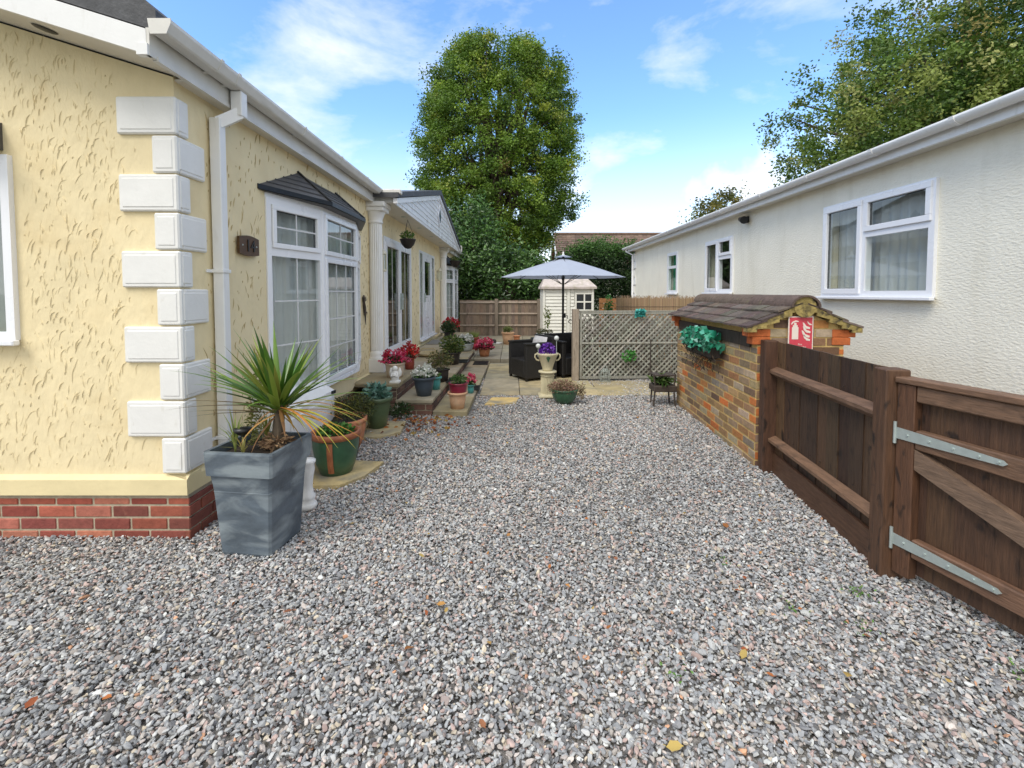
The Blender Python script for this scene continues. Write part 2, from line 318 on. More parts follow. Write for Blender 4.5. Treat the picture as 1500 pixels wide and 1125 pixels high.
# stones -------------------------------------------------
import bmesh
stones=bpy.data.collections.new('stone_shapes')
ms=bpy.data.materials.new('gravel_stone'); ms.use_nodes=True
t=ms.node_tree; b=t.nodes['Principled BSDF']; b.inputs['Roughness'].default_value=.75; b.inputs['Specular IOR Level'].default_value=.35
a=t.nodes.new('ShaderNodeAttribute'); a.attribute_type='INSTANCER'; a.attribute_name='scol'
tcn=t.nodes.new('ShaderNodeTexCoord'); nn=t.nodes.new('ShaderNodeTexNoise'); nn.inputs['Scale'].default_value=1.7; nn.inputs['Detail'].default_value=4
mr=t.nodes.new('ShaderNodeMapRange'); mr.inputs['To Min'].default_value=.72; mr.inputs['To Max'].default_value=1.28
vm=t.nodes.new('ShaderNodeVectorMath'); vm.operation='SCALE'
t.links.new(tcn.outputs['Object'],nn.inputs['Vector']); t.links.new(nn.outputs['Fac'],mr.inputs[0]); t.links.new(a.outputs['Color'],vm.inputs[0]); t.links.new(mr.outputs[0],vm.inputs['Scale']); t.links.new(vm.outputs[0],b.inputs['Base Color'])
for k in range(14):
    bm=bmesh.new(); rs=random.Random(100+k)
    th=rs.uniform(.28,.5)
    for _ in range(17):
        a1=rs.uniform(0,2*math.pi); zz=rs.uniform(-1,1); rr=rs.uniform(.75,1)*math.sqrt(max(0,1-abs(zz)**3))
        bm.verts.new((math.cos(a1)*rr,math.sin(a1)*rr*rs.uniform(.55,.8),zz*th))
    res=bmesh.ops.convex_hull(bm,input=bm.verts)
    for v in [v for v in bm.verts if not v.link_faces]: bm.verts.remove(v)
    bmesh.ops.bevel(bm,geom=list(bm.edges),offset=.05,segments=1,affect='EDGES')
    me=bpy.data.meshes.new('stone'); bm.to_mesh(me); bm.free(); me.materials.append(ms)
    stones.objects.link(bpy.data.objects.new('stone',me))
def gravel():
    P=[];SC=[]
    def band(y0,y1,dens,s):
        n=int(dens*(y1-y0)*7.6); x=rng.uniform(-3.9,3.7,n); y=rng.uniform(y0,y1,n)
        # keep what the view could plausibly take in (with a margin for a side step)
        k=(np.abs(x)<1.55*y+1.0)
        P.append(np.stack([x[k],y[k]],1)); SC.append(np.full(k.sum(),s))
    band(.9,3.2,8200,.0113); band(3.2,5.5,6000,.0120); band(5.5,9.2,3500,.0136)
    P2=np.concatenate(P);sc=np.concatenate(SC);x,y=P2[:,0],P2[:,1]
    ok=np.ones(len(x),bool)
    ok&=~((x<-1.93)&(y>2.76))                 # house
    ok&=~((x<-.50)&(y>5.53))                  # steps
    ok&=~((x>-.47)&(x<1.05)&(y>6.60)); ok&=~((y>6.95)&(x>1.0)&(x<1.75)&(y<7.35))&True
    fx=2.065+(y-3.89)*.06; ok&=~((x>fx+.01)&(x<fx+.66)&(y>3.9)&(y<6.14))
    ok&=y<7.9
    fen=np.where(y>2.4,1.94+(y-2.4)*.13,1.94+(2.33-y)*.2); ok&=~((x>fen+.30)&(y<3.9))
    ok&=(x<3.55)
    x,y,sc=x[ok],y[ok],sc[ok];n=len(x)
    z=rng.uniform(-.018,.004,n)+.006*np.sin(x*5.1+y*2)*np.sin(y*4.3)
    sc=sc*np.exp(rng.normal(0,.24,n))
    big=rng.random(n)<.03; sc[big]*=1.5
    rot=np.stack([rng.normal(0,.42,n),rng.normal(0,.42,n),rng.uniform(0,6.283,n)],1)
    pal=np.array([(.39,.385,.37),(.29,.295,.295),(.50,.485,.45),(.17,.17,.175),(.56,.47,.40),(.52,.35,.29),(.66,.62,.55),(.43,.37,.31),(.60,.49,.34),(.26,.19,.165),(.06,.058,.058),(.62,.28,.12)])
    w=np.array([.20,.17,.14,.10,.10,.07,.06,.07,.035,.025,.025,.005]);w/=w.sum()
    cl=pal[rng.choice(len(pal),n,p=w)]; cl=(cl*.74+np.array([.365,.335,.30])*.26)*np.array([.94,.97,1.0])
    cl=np.minimum(cl,.52)*np.array([1.03,1.04,1.07]); cl*=np.exp(rng.normal(0,.15,(n,1)))*(1+.10*np.sin(x*1.7+1.1*np.sin(y*.9))*np.sin(y*1.3+.7))[:,None]
    me=bpy.data.meshes.new('gravel'); me.vertices.add(n); me.vertices.foreach_set('co',np.stack([x,y,z],1).astype(np.float32).ravel())
    def at(nm,tp,arr,key='vector'):
        q=me.attributes.new(nm,tp,'POINT'); q.data.foreach_set(key,arr.astype(np.float32).ravel())
    at('srot','FLOAT_VECTOR',rot); at('sscl','FLOAT_VECTOR',np.stack([sc,sc*rng.uniform(.8,1.1,n),sc*rng.uniform(.8,1.2,n)],1))
    ca=me.attributes.new('scol','FLOAT_COLOR','POINT'); c4=np.ones((n,4),np.float32); c4[:,:3]=cl; ca.data.foreach_set('color',c4.ravel())
    me.update()
    o=bpy.data.objects.new('gravel',me); C.objects.link(o); o['kind']='stuff'; tag(o,'loose grey and pink slate gravel covering the yard','gravel')
    g=bpy.data.node_groups.new('scatter','GeometryNodeTree')
    g.interface.new_socket('Geometry',in_out='INPUT',socket_type='NodeSocketGeometry'); g.interface.new_socket('Geometry',in_out='OUTPUT',socket_type='NodeSocketGeometry')
    N=g.nodes.new; gi=N('NodeGroupInput'); go=N('NodeGroupOutput'); ip=N('GeometryNodeInstanceOnPoints'); ci=N('GeometryNodeCollectionInfo'); ci.inputs[0].default_value=stones; ci.inputs['Separate Children'].default_value=True; ci.inputs['Reset Children'].default_value=True
    ip.inputs['Pick Instance'].default_value=True
    a1=N('GeometryNodeInputNamedAttribute'); a1.data_type='FLOAT_VECTOR'; a1.inputs[0].default_value='srot'
    a2=N('GeometryNodeInputNamedAttribute'); a2.data_type='FLOAT_VECTOR'; a2.inputs[0].default_value='sscl'
    er=N('FunctionNodeEulerToRotation')
    K=g.links.new; K(gi.outputs[0],ip.inputs['Points']); K(ci.outputs[0],ip.inputs['Instance']); K(a1.outputs[0],er.inputs[0]); K(er.outputs[0],ip.inputs['Rotation']); K(a2.outputs[0],ip.inputs['Scale']); K(ip.outputs[0],go.inputs[0])
    md=o.modifiers.new('scatter','NODES'); md.node_group=g
    print('stones',n)
gravel()

# ============================================================ wall / window builders
def wall_grid(mb,u0,u1,z0,z1,holes,th,mi=0,cutmax=.8):
    """wall in local frame: x along, y into the wall, z up; holes=(u0,u1,z0,z1)"""
    us=sorted({u0,u1,*[h[0] for h in holes],*[h[1] for h in holes]}); zs=sorted({z0,z1,*[h[2] for h in holes],*[h[3] for h in holes]})
    inh=lambda a,c:any(h[0]-1e-6<a<h[1]+1e-6 and h[2]-1e-6<c<h[3]+1e-6 for h in holes)
    for i in range(len(us)-1):
        for j in range(len(zs)-1):
            a,b,c,d=us[i],us[i+1],zs[j],zs[j+1]
            if inh((a+b)/2,(c+d)/2): continue
            mb.add([(a,0,c),(b,0,c),(b,0,d),(a,0,d)],[(0,1,2,3)],mi=mi); mb.add([(a,th,c),(b,th,c),(b,th,d),(a,th,d)],[(3,2,1,0)],mi=mi)
    for h in holes:
        a,b,c,d=h; mb.add([(a,0,c),(b,0,c),(b,0,d),(a,0,d),(a,th,c),(b,th,c),(b,th,d),(a,th,d)],[(0,4,5,1),(1,5,6,2),(2,6,7,3),(3,7,4,0)],mi=mi)
def window(parent,Mx,w,h,cells,name='window',fw=.05,sw=.042,depth=.07,proud=.012,sill=True,curtain=True,bars=None,label=None,glass=None,blind=None,curtain_from=0,frame_mat='upvc',cdepth=.13,handle=False):
    """frame in local coords x:0..w z:0..h, y<0 outwards"""
    f=MB(Mx)
    yo=-proud; yi=depth-proud
    f.box(0,w,yo,yi,0,fw);f.box(0,w,yo,yi,h-fw,h);f.box(0,fw,yo,yi,fw,h-fw);f.box(w-fw,w,yo,yi,fw,h-fw)
    gl=[]
    for (a,b,c,d,sash,mun) in cells:
        if sash:
            ys=yo-.016
            f.box(a,b,ys,yo+.04,c,c+sw,bev=.004);f.box(a,b,ys,yo+.04,d-sw,d,bev=.004);f.box(a,a+sw,ys,yo+.04,c+sw,d-sw,bev=.004);f.box(b-sw,b,ys,yo+.04,c+sw,d-sw,bev=.004)
            a,b,c,d=a+sw,b-sw,c+sw,d-sw
            f.box(a,b,yo+.013,yo+.03,c-.004,c+.006,mi=1);f.box(a,b,yo+.012,yo+.03,d-.006,d+.004,mi=1);f.box(a-.004,a+.006,yo+.012,yo+.03,c,d,mi=1);f.box(b-.006,b+.004,yo+.012,yo+.03,c,d,mi=1)
        gl.append((a,b,c,d,mun))
    if bars:
        for (a,b,c,d) in bars: f.box(a,b,yo+.001,yi-.002,c,d)
    if sill: f.box(-.03,w+.03,yo-.045,yo+.0,-.028,.004,bev=.006)
    fr=f.build(name,[M[frame_mat],M['doorgrey']],parent,label=label)
    for (a,b,c,d,mun) in gl:
        g=MB(Mx); y=yo+.012
        g.add([(a-.003,y,c-.003),(b+.003,y,c-.003),(b+.003,y,d+.003),(a-.003,y,d+.003)],[(0,1,2,3)])
        g.build('pane',M['glass'],fr)
        if mun:
            m_=MB(Mx)
            for k in range(1,mun[0]): q=a+(b-a)*k/mun[0]; m_.box(q-.006,q+.006,y-.006,y-.001,c,d)
            for k in range(1,mun[1]): q=c+(d-c)*k/mun[1]; m_.box(a,b,y-.0065,y-.0015,q-.006,q+.006)
            m_.build('glazing_bars',M['mullion'],fr)
    if curtain:
        g=MB(Mx); n=int(w/.018); vs=[];ph=random.random()*6
        for i in range(n+1):
            x=.02+(w-.04)*i/n; yy=cdepth+.018*math.sin(x*62+ph)+.012*math.sin(x*23+1.3*ph)+.01*math.sin(x*7)
            vs+=[(x,yy,curtain_from+.03),(x,yy,h-.02)]
        g.add(vs,[(2*i,2*i+2,2*i+3,2*i+1) for i in range(n)],smooth=True); g.build('curtain',M[blind] if blind else M['curtain'],fr)
    return fr

# ============================================================ park home (left)
XW=-1.965; YF=2.75; YE=17.5
ph=thing('park_home','cream textured park home with white quoins, bay windows and porch gable','house',(0,0,0))
FS=frame((XW,0,0),(0,1,0))                 # side wall frame: x=+y world, y into wall (-x world)
assert abs((FS@Vector((0,1,0))).x-(XW-1))<1e-6
FF=frame((0,YF,0),(1,0,0))                 # front wall: x = world x, y into (+y)
b=MB(FS)
bays=[(3.72,5.98),(13.55,15.81)]
holes=[(3.72,5.98,.60,2.25),(7.09,9.0,.46,2.34),(9.84,11.74,.46,2.38),(13.55,15.81,.60,2.25)]
wall_grid(b,YF,YE,.37,2.76,holes,.16)
b.M=FF
wall_grid(b,-8.2,XW,.37,2.72,[(-4.2,-2.92,1.19,2.27)],.16)
zr=lambda x:2.72+min((-1.965-x),(x+8.2))*.31
b.add([(-8.2,0,2.72),(XW,0,2.72),(-5.08,0,zr(-5.08))],[(0,1,2)])
# raised trowel strokes in the render
def strokes(mb,u0,u1,z0,z1,n,skip,smi=0,hk=1):
    for _ in range(n):
        u=random.uniform(u0,u1);z=random.uniform(z0,z1)
        if skip(u,z): continue
        Ls=random.choice([random.uniform(.012,.04),random.uniform(.03,.09),random.uniform(.03,.10)]);lean=random.gauss(.06,.2);hook=random.uniform(.2,1.3)*random.choice([1,1,1,-.8,.2]);w=random.uniform(.0012,.0045)*hk;h=random.uniform(.002,.0065)*hk
        pts=[];m=6
        for i in range(m+1):
            t_=i/m; pts.append((u+Ls*(lean*t_+hook*.28*max(0,t_-.55)**1.3*3),z+Ls*(t_-.35*max(0,t_-.7)*hook*1.5)))
        vs=[]
        for i,(a_,c_) in enumerate(pts):
            k=math.sin(math.pi*min(1,max(0,(i+.35)/(m+.7))))
            vs+=[(a_-w*k,0.0005,c_),(a_+w*.3*k,-h*k,c_),(a_+w*1.2*k,0.0005,c_)]
        fs=[]
        for i in range(m): q=3*i; fs+=[(q,q+1,q+4,q+3),(q+1,q+2,q+5,q+4)]
        mb.add(vs,fs,smooth=True,mi=smi)
strokes(b,-3.25,-2.31,.40,2.95,1050,lambda u,z:(u<-2.88 and 1.13<z<2.45) or z>2.66+(-1.965-u)*.31)
strokes(b,-2.31,-2.1,.40,2.6,26,lambda u,z:False)
b.M=FS
hs=holes
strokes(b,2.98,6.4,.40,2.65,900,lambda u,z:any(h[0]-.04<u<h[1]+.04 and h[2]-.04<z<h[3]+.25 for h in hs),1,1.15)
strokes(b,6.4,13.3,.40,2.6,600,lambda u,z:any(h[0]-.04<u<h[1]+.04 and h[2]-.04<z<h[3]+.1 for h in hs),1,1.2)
b.build('wall',[M['cream'],M['creamshade']],ph)
# interior shell
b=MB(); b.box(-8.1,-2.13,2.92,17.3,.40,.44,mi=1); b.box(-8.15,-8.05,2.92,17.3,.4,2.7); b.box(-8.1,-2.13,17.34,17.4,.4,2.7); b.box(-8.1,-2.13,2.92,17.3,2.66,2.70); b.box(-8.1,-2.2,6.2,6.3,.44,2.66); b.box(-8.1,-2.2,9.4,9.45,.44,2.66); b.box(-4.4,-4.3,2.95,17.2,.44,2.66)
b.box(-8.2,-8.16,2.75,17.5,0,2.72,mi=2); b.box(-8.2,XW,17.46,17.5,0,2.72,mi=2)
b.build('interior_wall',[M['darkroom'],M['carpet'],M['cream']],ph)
# band + plinth
b=MB(); b.prism([(-8.2,YF-.03,.262),(-8.2,YF-.03,.355),(-8.2,YF,.378),(-8.2,YF+.1,.378),(-8.2,YF+.1,.262)],(6.262,0,0))
b.prism([(-1.938,YF-.03,.262),(-1.938,YF-.03,.355),(-1.965,YF,.378),(-2.07,YF,.378),(-2.07,YF-.03,.262)],(0,YE-YF,0))
b.build('skirting_band',M['creamband'],ph)
def bricks(L_,H_,Mx,pal,name,parent,mm,bm,bl=.212,bh=.062,j=.013,dep=.05,mort=.008,first=0,label=None,z0=0,prot=.0015,skipf=None):
    fb=MB(Mx);r=0;z=z0
    while z<z0+H_-.01:
        x=-(.5*(bl+j)) if (r+first)%2 else 0
        top=min(z+bh,z0+H_)
        while x<L_:
            a=max(0,x);e=min(L_,x+bl)
            if e-a>.03 and not (skipf and skipf((a+e)/2,(z+top)/2)):
                q=random.uniform(-.0018,.0018); fb.box(a,e,-prot+q,dep,z,top,col=vary(random.choice(pal),.16),bev=.004)
            x+=bl+j
        z+=bh+j;r+=1
    o=fb.build(name,bm,parent,label=label)
    return o
redp=[(.30,.075,.045),(.36,.10,.06),(.26,.06,.04),(.40,.14,.09),(.22,.06,.045)]
b=MB(); b.box(-8.2,-1.951,YF-.004,YF+.08,-.05,.262); b.box(-2.03,-1.951,YF+.08,YE,-.05,.262); b.build('plinth',M['mortarg'],ph)
bricks(2.25,.2625,frame((-4.193,YF-.008,-.03),(1,0,0)),redp,'plinth_brickwork',ph,None,M['brickred'],bh=.064,j=.0115,z0=0)
bricks(3.2,.2625,frame((-1.943,YF-.008,-.03),(0,1,0)),[(.20,.06,.04),(.24,.07,.045)],'plinth_brickwork',ph,None,M['brickred'],bh=.064,j=.0115,z0=0,first=1)
# quoins
for i in range(10):
    zt=2.603-i*.2222; zb=zt-.212
    fl,sl=(.345,.115) if i%2==0 else (.145,.255)
    q=MB(); x1=-1.944; y0=YF-.024
    q.box(x1-fl,x1,y0,YF+.01,zb,zt,bev=.008); q.box(XW-.01,x1,YF+.0105,y0+sl,zb,zt,bev=.008)
    m_=.022
    q.box(x1-fl+m_,x1-m_,y0-.004,y0+.01,zb+m_,zt-m_,bev=.004); q.box(x1-.01,x1+.004,y0+m_,y0+sl-m_,zb+m_,zt-m_,bev=.004)
    q.build('quoin',M['quoin'],ph)
# smooth patches between the long quoins are part of the render; roof
b=MB()
th=.14
def slope(x,off=0): return 2.835+(-1.86-x)*.31+off
ridx=-5.08; xl=-8.30
yf,yb=2.475,17.75
b.prism([(-1.85,yf,slope(-1.85)),(-1.85,yf,slope(-1.85,th*.75)),(-1.90,yf,slope(-1.90,th)),(ridx,yf,slope(ridx,th)),(xl,yf,slope(-1.86,th)),(xl,yf,slope(-1.86)),(ridx,yf,slope(ridx))],(0,yb-yf,0))
b.build('roof',M['charcoal'],ph)
b=MB()
for s_ in (0,):
    zz=lambda x:2.70+(-1.885-x)*.31
    b.add([(-1.885,2.45,2.70),(-1.885,2.45,2.828),(ridx,2.45,zz(ridx)+.128),(ridx,2.45,zz(ridx)),(-1.885,2.472,2.70),(-1.885,2.472,2.828),(ridx,2.472,zz(ridx)+.128),(ridx,2.472,zz(ridx))],[(0,3,2,1),(4,5,6,7),(0,4,7,3),(1,2,6,5),(0,1,5,4)])
    b.add([(ridx,2.45,zz(ridx)),(ridx,2.45,zz(ridx)+.128),(xl,2.45,2.828),(xl,2.45,2.70)],[(0,3,2,1)])
b.box(-1.93,-1.872,2.440,2.476,2.695,2.752)
b.build('bargeboard',M['white'],ph)
b=MB() # rake soffit + side soffit
b.add([(-1.885,2.472,2.706),(ridx,2.472,zz(ridx)+.006),(ridx,2.76,zz(ridx)+.006),(-1.885,2.76,2.706)],[(0,1,2,3)])
b.box(-1.99,-1.887,2.76,6.42,2.700,2.712); b.box(-1.99,-1.60,6.42,13.9,2.703,2.715); b.box(-1.99,-1.887,13.9,17.7,2.700,2.712)
b.build('soffit',M['soffit'],ph)
for ya_,yb_ in ((2.452,6.42),(13.9,17.7)):
    b=MB(); b.box(-1.887,-1.869,ya_,yb_,2.695,2.835); b.box(-1.892,-1.862,ya_+.05,yb_,2.688,2.712)
    if ya_<3: b.box(-1.885,-1.60,6.40,6.425,2.70,2.83)
    b.build('fascia',M['upvcold'],ph)
def gutter_prof(x,z): # outer lip x, top z
    return [(x,z),(x,z-.018),(x-.022,z-.062),(x-.032,z-.070),(x-.095,z-.070),(x-.103,z-.060),(x-.108,z),(x-.102,z),(x-.097,z-.058),(x-.030,z-.063),(x-.008,z-.016),(x-.008,z)]
def gut(x,z,y0,y1,name='gutter',m='upvcold'):
    b=MB(); pr=gutter_prof(x,z); b.prism([(a,y0,c) for a,c in pr],(0,y1-y0,0),caps=False)
    for ye in (y0,y1-.006): b.add([(x+.004,ye,z+.003),(x+.004,ye,z-.02),(x-.02,ye,z-.074),(x-.105,ye,z-.074),(x-.116,ye,z+.003)]+[(x+.004,ye+.006,z+.003),(x+.004,ye+.006,z-.02),(x-.02,ye+.006,z-.074),(x-.105,ye+.006,z-.074),(x-.116,ye+.006,z+.003)],[(0,1,2,3,4),(9,8,7,6,5),(0,5,6,1),(1,6,7,2),(2,7,8,3),(3,8,9,4),(4,9,5,0)])
    return b.build(name,M[m],ph)
gut(-1.752,2.872,2.44,6.42); gut(-1.752,2.872,13.95,17.7)
# short return gutter over the porch corner
b=MB(); b.box(-1.76,-1.50,6.33,6.43,2.805,2.872,bev=.012); b.build('gutter',M['upvcold'],ph)
for y in (2.86,3.04,4.0,4.85,5.7,14.6,15.6,16.6):
    b=MB(); pr=[(a,c) for a,c in gutter_prof(-1.747,2.876)[:7]]; x,z=-1.747,2.878
    b.prism([(x,y,z),(x,y,z-.02),(x-.022,y,z-.068),(x-.032,y,z-.077),(x-.13,y,z-.077),(x-.13,y,z-.060),(x-.095,y,z-.0705),(x-.03,y,z-.0705),(x-.018,y,z-.060),(x,y,z-.018)][:5]+[(x-.13,y,z-.07),(x-.03,y,z-.0695),(x-.004,y,z-.02),(x-.004,y,z)],(0,.028,0)); b.build('gutter_bracket',M['upvcold'],ph)
# downpipe
dp=MB(); 
dp.box(-1.855,-1.783,3.115,3.187,2.64,2.80,bev=.004)
dp.bar((-1.819,3.151,2.66),(-1.915,3.07,2.57),.066,.07); dp.box(-1.951,-1.883,3.037,3.103,.02,2.60,bev=.004)
dpo=dp.build('downpipe',M['white'],ph)
for z in (1.60,.5):
    b=MB(); b.box(-1.958,-1.876,3.026,3.114,z,z+.024,bev=.003); b.box(-1.964,-1.955,2.985,3.026,z+.002,z+.022); b.build('pipe_clip',M['white'],dpo)
b=MB(); b.tube([(-1.80,17.55,2.80),(-1.80,17.55,2.70),(-1.93,17.5,2.55),(-1.93,17.5,.1)],.034,8); b.build('downpipe',M['white'],ph)
# vent in rake soffit
b=MB(); cx=-2.55; cz=zz(cx)+.002
b.lathe([(.062,0),(.050,-.006),(.001,-.006)],20,(0,0,0),sx=1,sy=.7); 
vv=[(cx+p[0],2.60+p[1],zz(cx+p[0])+.002+p[2]) for p in b.v]; b.v=vv; b.build('soffit_vent',M['black'],ph)
# front window
window(ph,frame((-4.2,YF,1.19),(1,0,0)),1.28,1.08,[(.05,.64,.05,1.03,True,None),(.66,1.23,.05,1.03,False,None)],bars=[(.62,.67,.05,1.03)],proud=.03)
b=MB(); b.prism([(-4.3,2.56,2.30),(-4.3,2.56,2.36),(-4.3,2.75,2.46),(-4.3,2.75,2.30)],(1.33,0,0)); b.build('window_canopy',M['canopy'],ph)
# bays
def bay(y0,full=True):
    y1,y2,y3=y0+.66,y0+1.60,y0+2.26; d=.185; z0,z1=.60,2.235
    pts=[(XW+.004,y0),(XW+d,y1),(XW+d,y2),(XW+.004,y3)]
    base=MB(); base.M=None
    # head and sill boards
    poly=[(p[0]+(.02 if 0<i<3 else 0),p[1],z0-.03) for i,p in enumerate(pts)]
    base.prism(poly+[(XW-.05,y3,z0-.03),(XW-.05,y0,z0-.03)],(0,0,.035))
    poly=[(p[0],p[1],z1) for p in pts]; base.prism(poly+[(XW-.05,y3,z1),(XW-.05,y0,z1)],(0,0,.04))
    for p in pts[1:3]: base.tube([(p[0]-.012,p[1],z0),(p[0]-.012,p[1],z1)],.03,8)
    base.build('bay_board',M['upvc'],ph,label='white curved sill and head boards of a bay window')
    apron=MB(); ap=[(XW-.01,y0+.08),(XW+d-.05,y1+.04),(XW+d-.05,y2-.04),(XW-.01,y3-.08)]
    apron.prism([(x,y,.36) for x,y in ap]+[(XW-.05,y3-.08,.36),(XW-.05,y0+.08,.36)],(0,0,.21)); apron.build('bay_apron',M['cream'],ph)
    for i in range(3):
        a,c=Vector((*pts[i],0)),Vector((*pts[i+1],0)); u=(c-a); w=u.length
        Mx=frame((a.x,a.y,z0+.005),u); h=z1-z0-.005
        zt=h-.42
        if i==1: cells=[(.03,w-.03,zt+.015,h-.02,True,(2,2)),(.03,w-.03,.02,zt-.015,True,(3,4))]
        elif i==0: cells=[(.055,w-.05,zt+.02,h-.05,True,(2,2)),(.075,w-.075,.06,zt-.045,False,(2,3))]
        else: cells=[(.05,w-.05,zt+.02,h-.05,True,(2,2)),(.05,w-.05,.05,zt-.03,False,(2,4))]
        fr=window(ph,Mx,w,h,cells,name='bay_window',bars=[(.03,w-.03,zt-.045,zt+.02)],sill=False,proud=.01,depth=.05,curtain=True,cdepth=.09)
    # canopy roof
    e=.10; zc=2.275; rz=2.565
    ev=[(XW+.0,y0-.10),(XW+d+e,y1-.02),(XW+d+e,y2+.02),(XW+.0,y3+.10)]
    r1,r2=(XW+.004,y1-.08,rz),(XW+.004,y2-.12,rz)
    c=MB(); V=[(ev[0][0],ev[0][1],zc),(ev[1][0],ev[1][1],zc),(ev[2][0],ev[2][1],zc),(ev[3][0],ev[3][1],zc),r1,r2]
    V2=[(x,y,zc+.032) for x,y in ev]
    c.add(V2+[r1,r2],[(0,1,4),(1,2,5,4),(2,3,5)]); c.add([(x,y,zc-.004) for x,y in ev],[(3,2,1,0)])
    for i in range(3):
        a,b2=ev[i],ev[i+1]; c.bar((a[0],a[1],zc+.02),(b2[0],b2[1],zc+.02),.020,.038,mi=1)
    # slate courses
    for (A,B,T1,T2) in ((V2[0],V2[1],r1,r1),(V2[1],V2[2],r1,r2),(V2[2],V2[3],r2,r2)):
        A,B,T1,T2=map(Vector,(A,B,T1,T2))
        for k in (.2,.4,.6,.8):
            p,q=A.lerp(T1,k),B.lerp(T2,k); c.bar(p+Vector((0,0,.004)),q+Vector((0,0,.004)),.012,.006,mi=0)
    for A,T in ((V2[1],r1),(V2[2],r2)): c.tube([Vector(A)+Vector((0,0,.01)),Vector(T)+Vector((0,0,.014))],.011,6,mi=1)
    c.build('bay_canopy',[M['canopy'],M['black']],ph)
for y,_ in bays: bay(y)
# french doors
fd=window(ph,frame((XW,7.09,.46),(0,1,0)),1.91,1.88,[(.06,.955,.06,1.82,True,(2,1)),(.955,1.85,.06,1.82,True,(2,1))],name='french_door',sill=True,curtain=False,sw=.085,fw=.06,proud=.02,label='white double french door glazed to the floor')
b=MB(frame((XW,7.09,.46),(0,1,0))); b.box(.90,.925,-.075,-.045,.72,1.0); b.box(.99,1.015,-.075,-.045,.72,1.0); b.box(.90,.915,-.1,-.075,.90,.92); b.box(.80,.915,-.105,-.09,.895,.92); b.build('door_handle',M['galv'],fd)
# front door with side lights
FD=frame((XW,9.84,.46),(0,1,0)); w,h=1.90,1.92
f=MB(FD); 
for a,b2 in ((0,.06),(.36,.42),(1.48,1.54),(1.84,1.90)): f.box(a,b2,-.012,.05,.0,h)
f.box(.06,1.84,-.011,.05,h-.06,h,); f.box(.06,1.84,-.011,.05,0,.05); f.box(-.03,1.93,-.07,-.02,-.03,.0)
fr=f.build('front_door',M['upvc'],ph,label='white panelled front door with narrow side lights')
d=MB(FD)
a0,a1=.42,1.48
for (x0,x1,z0,z1) in ((a0,a0+.19,.05,h-.06),(a1-.19,a1,.05,h-.06),(a0+.19,a1-.19,.05,.20),(a0+.19,a1-.19,.82,.95),(a0+.19,a1-.19,h-.20,h-.06)): d.box(x0,x1,-.008,.035,z0,z1)
d.box(a0+.19,a1-.19,.001,.03,.20,.82); d.box(a0+.30,a1-.30,-.014,0,.24,.40,bev=.01); d.box(a0+.30,a1-.30,-.014,0,.44,.78,bev=.012)
d.build('door_leaf',M['upvc'],fr)
for (xa,xb,za_,zb_) in ((a0+.19,a1-.19,.95,h-.20),(.06,.36,.05,h-.06),(1.54,1.84,.05,h-.06)):
    g=MB(FD); g.add([(xa,-.003,za_),(xb,-.003,za_),(xb,-.003,zb_),(xa,-.003,zb_)],[(0,1,2,3)]); g.build('pane',M['glass'],fr)
g=MB(FD); g.box(a0+.05,a0+.08,-.05,-.012,.80,1.0); g.box(a0+.05,a0+.19,-.065,-.05,.90,.92); g.build('door_handle',M['galv'],fr)
# columns
def column(y,nm):
    b=MB(); x=-1.885; r=.088
    b.box(x-.13,x+.13,y-.13,y+.13,.375,.56,bev=.006)
    prof=[(.128,.56),(.128,.585),(.108,.60),(.116,.625),(.096,.65),(.090,.67)]
    b.lathe(prof,28,(x,y,0))
    n=40;vs=[];fs=[]
    for z in (.67,2.42):
        for k in range(n):
            rr=r if k%2 else r-.009; a=2*math.pi*k/n; vs.append((x+rr*math.cos(a),y+rr*math.sin(a),z))
    b.add(vs,[(k,(k+1)%n,(k+1)%n+n,k+n) for k in range(n)])
    b.lathe([(.088,2.42),(.104,2.43),(.098,2.45),(.092,2.47),(.112,2.52),(.135,2.58)],28,(x,y,0))
    b.box(x-.15,x+.15,y-.15,y+.15,2.58,2.635,bev=.006); b.box(x-.17,x+.17,y-.17,y+.17,2.635,2.70,bev=.006)
    b.build('column',M['white'],ph)
column(6.46,0); column(12.75,0)
# porch gable
y0,y1,ya=6.44,13.9,10.12; za=3.52; zb=2.72; xf=-1.585
b=MB(); n=9; sl=(za-zb)/(ya-y0)
for i in range(n):
    z0=zb+(za-zb)*i/n; z1=zb+(za-zb)*(i+1)/n
    l0,r0=y0+(z0-zb)/sl,y1-(z0-zb)/((za-zb)/(y1-ya)); l1,r1=y0+(z1-zb)/sl,y1-(z1-zb)/((za-zb)/(y1-ya))
    b.add([(xf+.012,l0,z0),(xf+.012,r0,z0),(xf,r1,z1),(xf,l1,z1),(xf,r0,z0),(xf,l0,z0)],[(0,1,2,3),(0,5,4,1)])
b.build('gable_cladding',M['upvc'],ph)
b=MB(); b.prism([(xf-.02,y0-.10,zb-.04),(xf-.02,y0-.10,zb+.03),(xf-.02,ya,za+.05),(xf-.02,y1+.10,zb+.03),(xf-.02,y1+.10,zb-.04),(xf-.02,ya,za-.035)],(.055,0,0)); b.build('gable_bargeboard',M['upvc'],ph)
b=MB(); b.prism([(xf+.06,y0-.14,zb+.035),(xf+.06,y0-.14,zb+.10),(xf+.06,ya,za+.16),(xf+.06,y1+.14,zb+.10),(xf+.06,y1+.14,zb+.035),(xf+.06,ya,za+.055)],(-2.2,0,0)); b.build('gable_roof',M['charcoal'],ph)
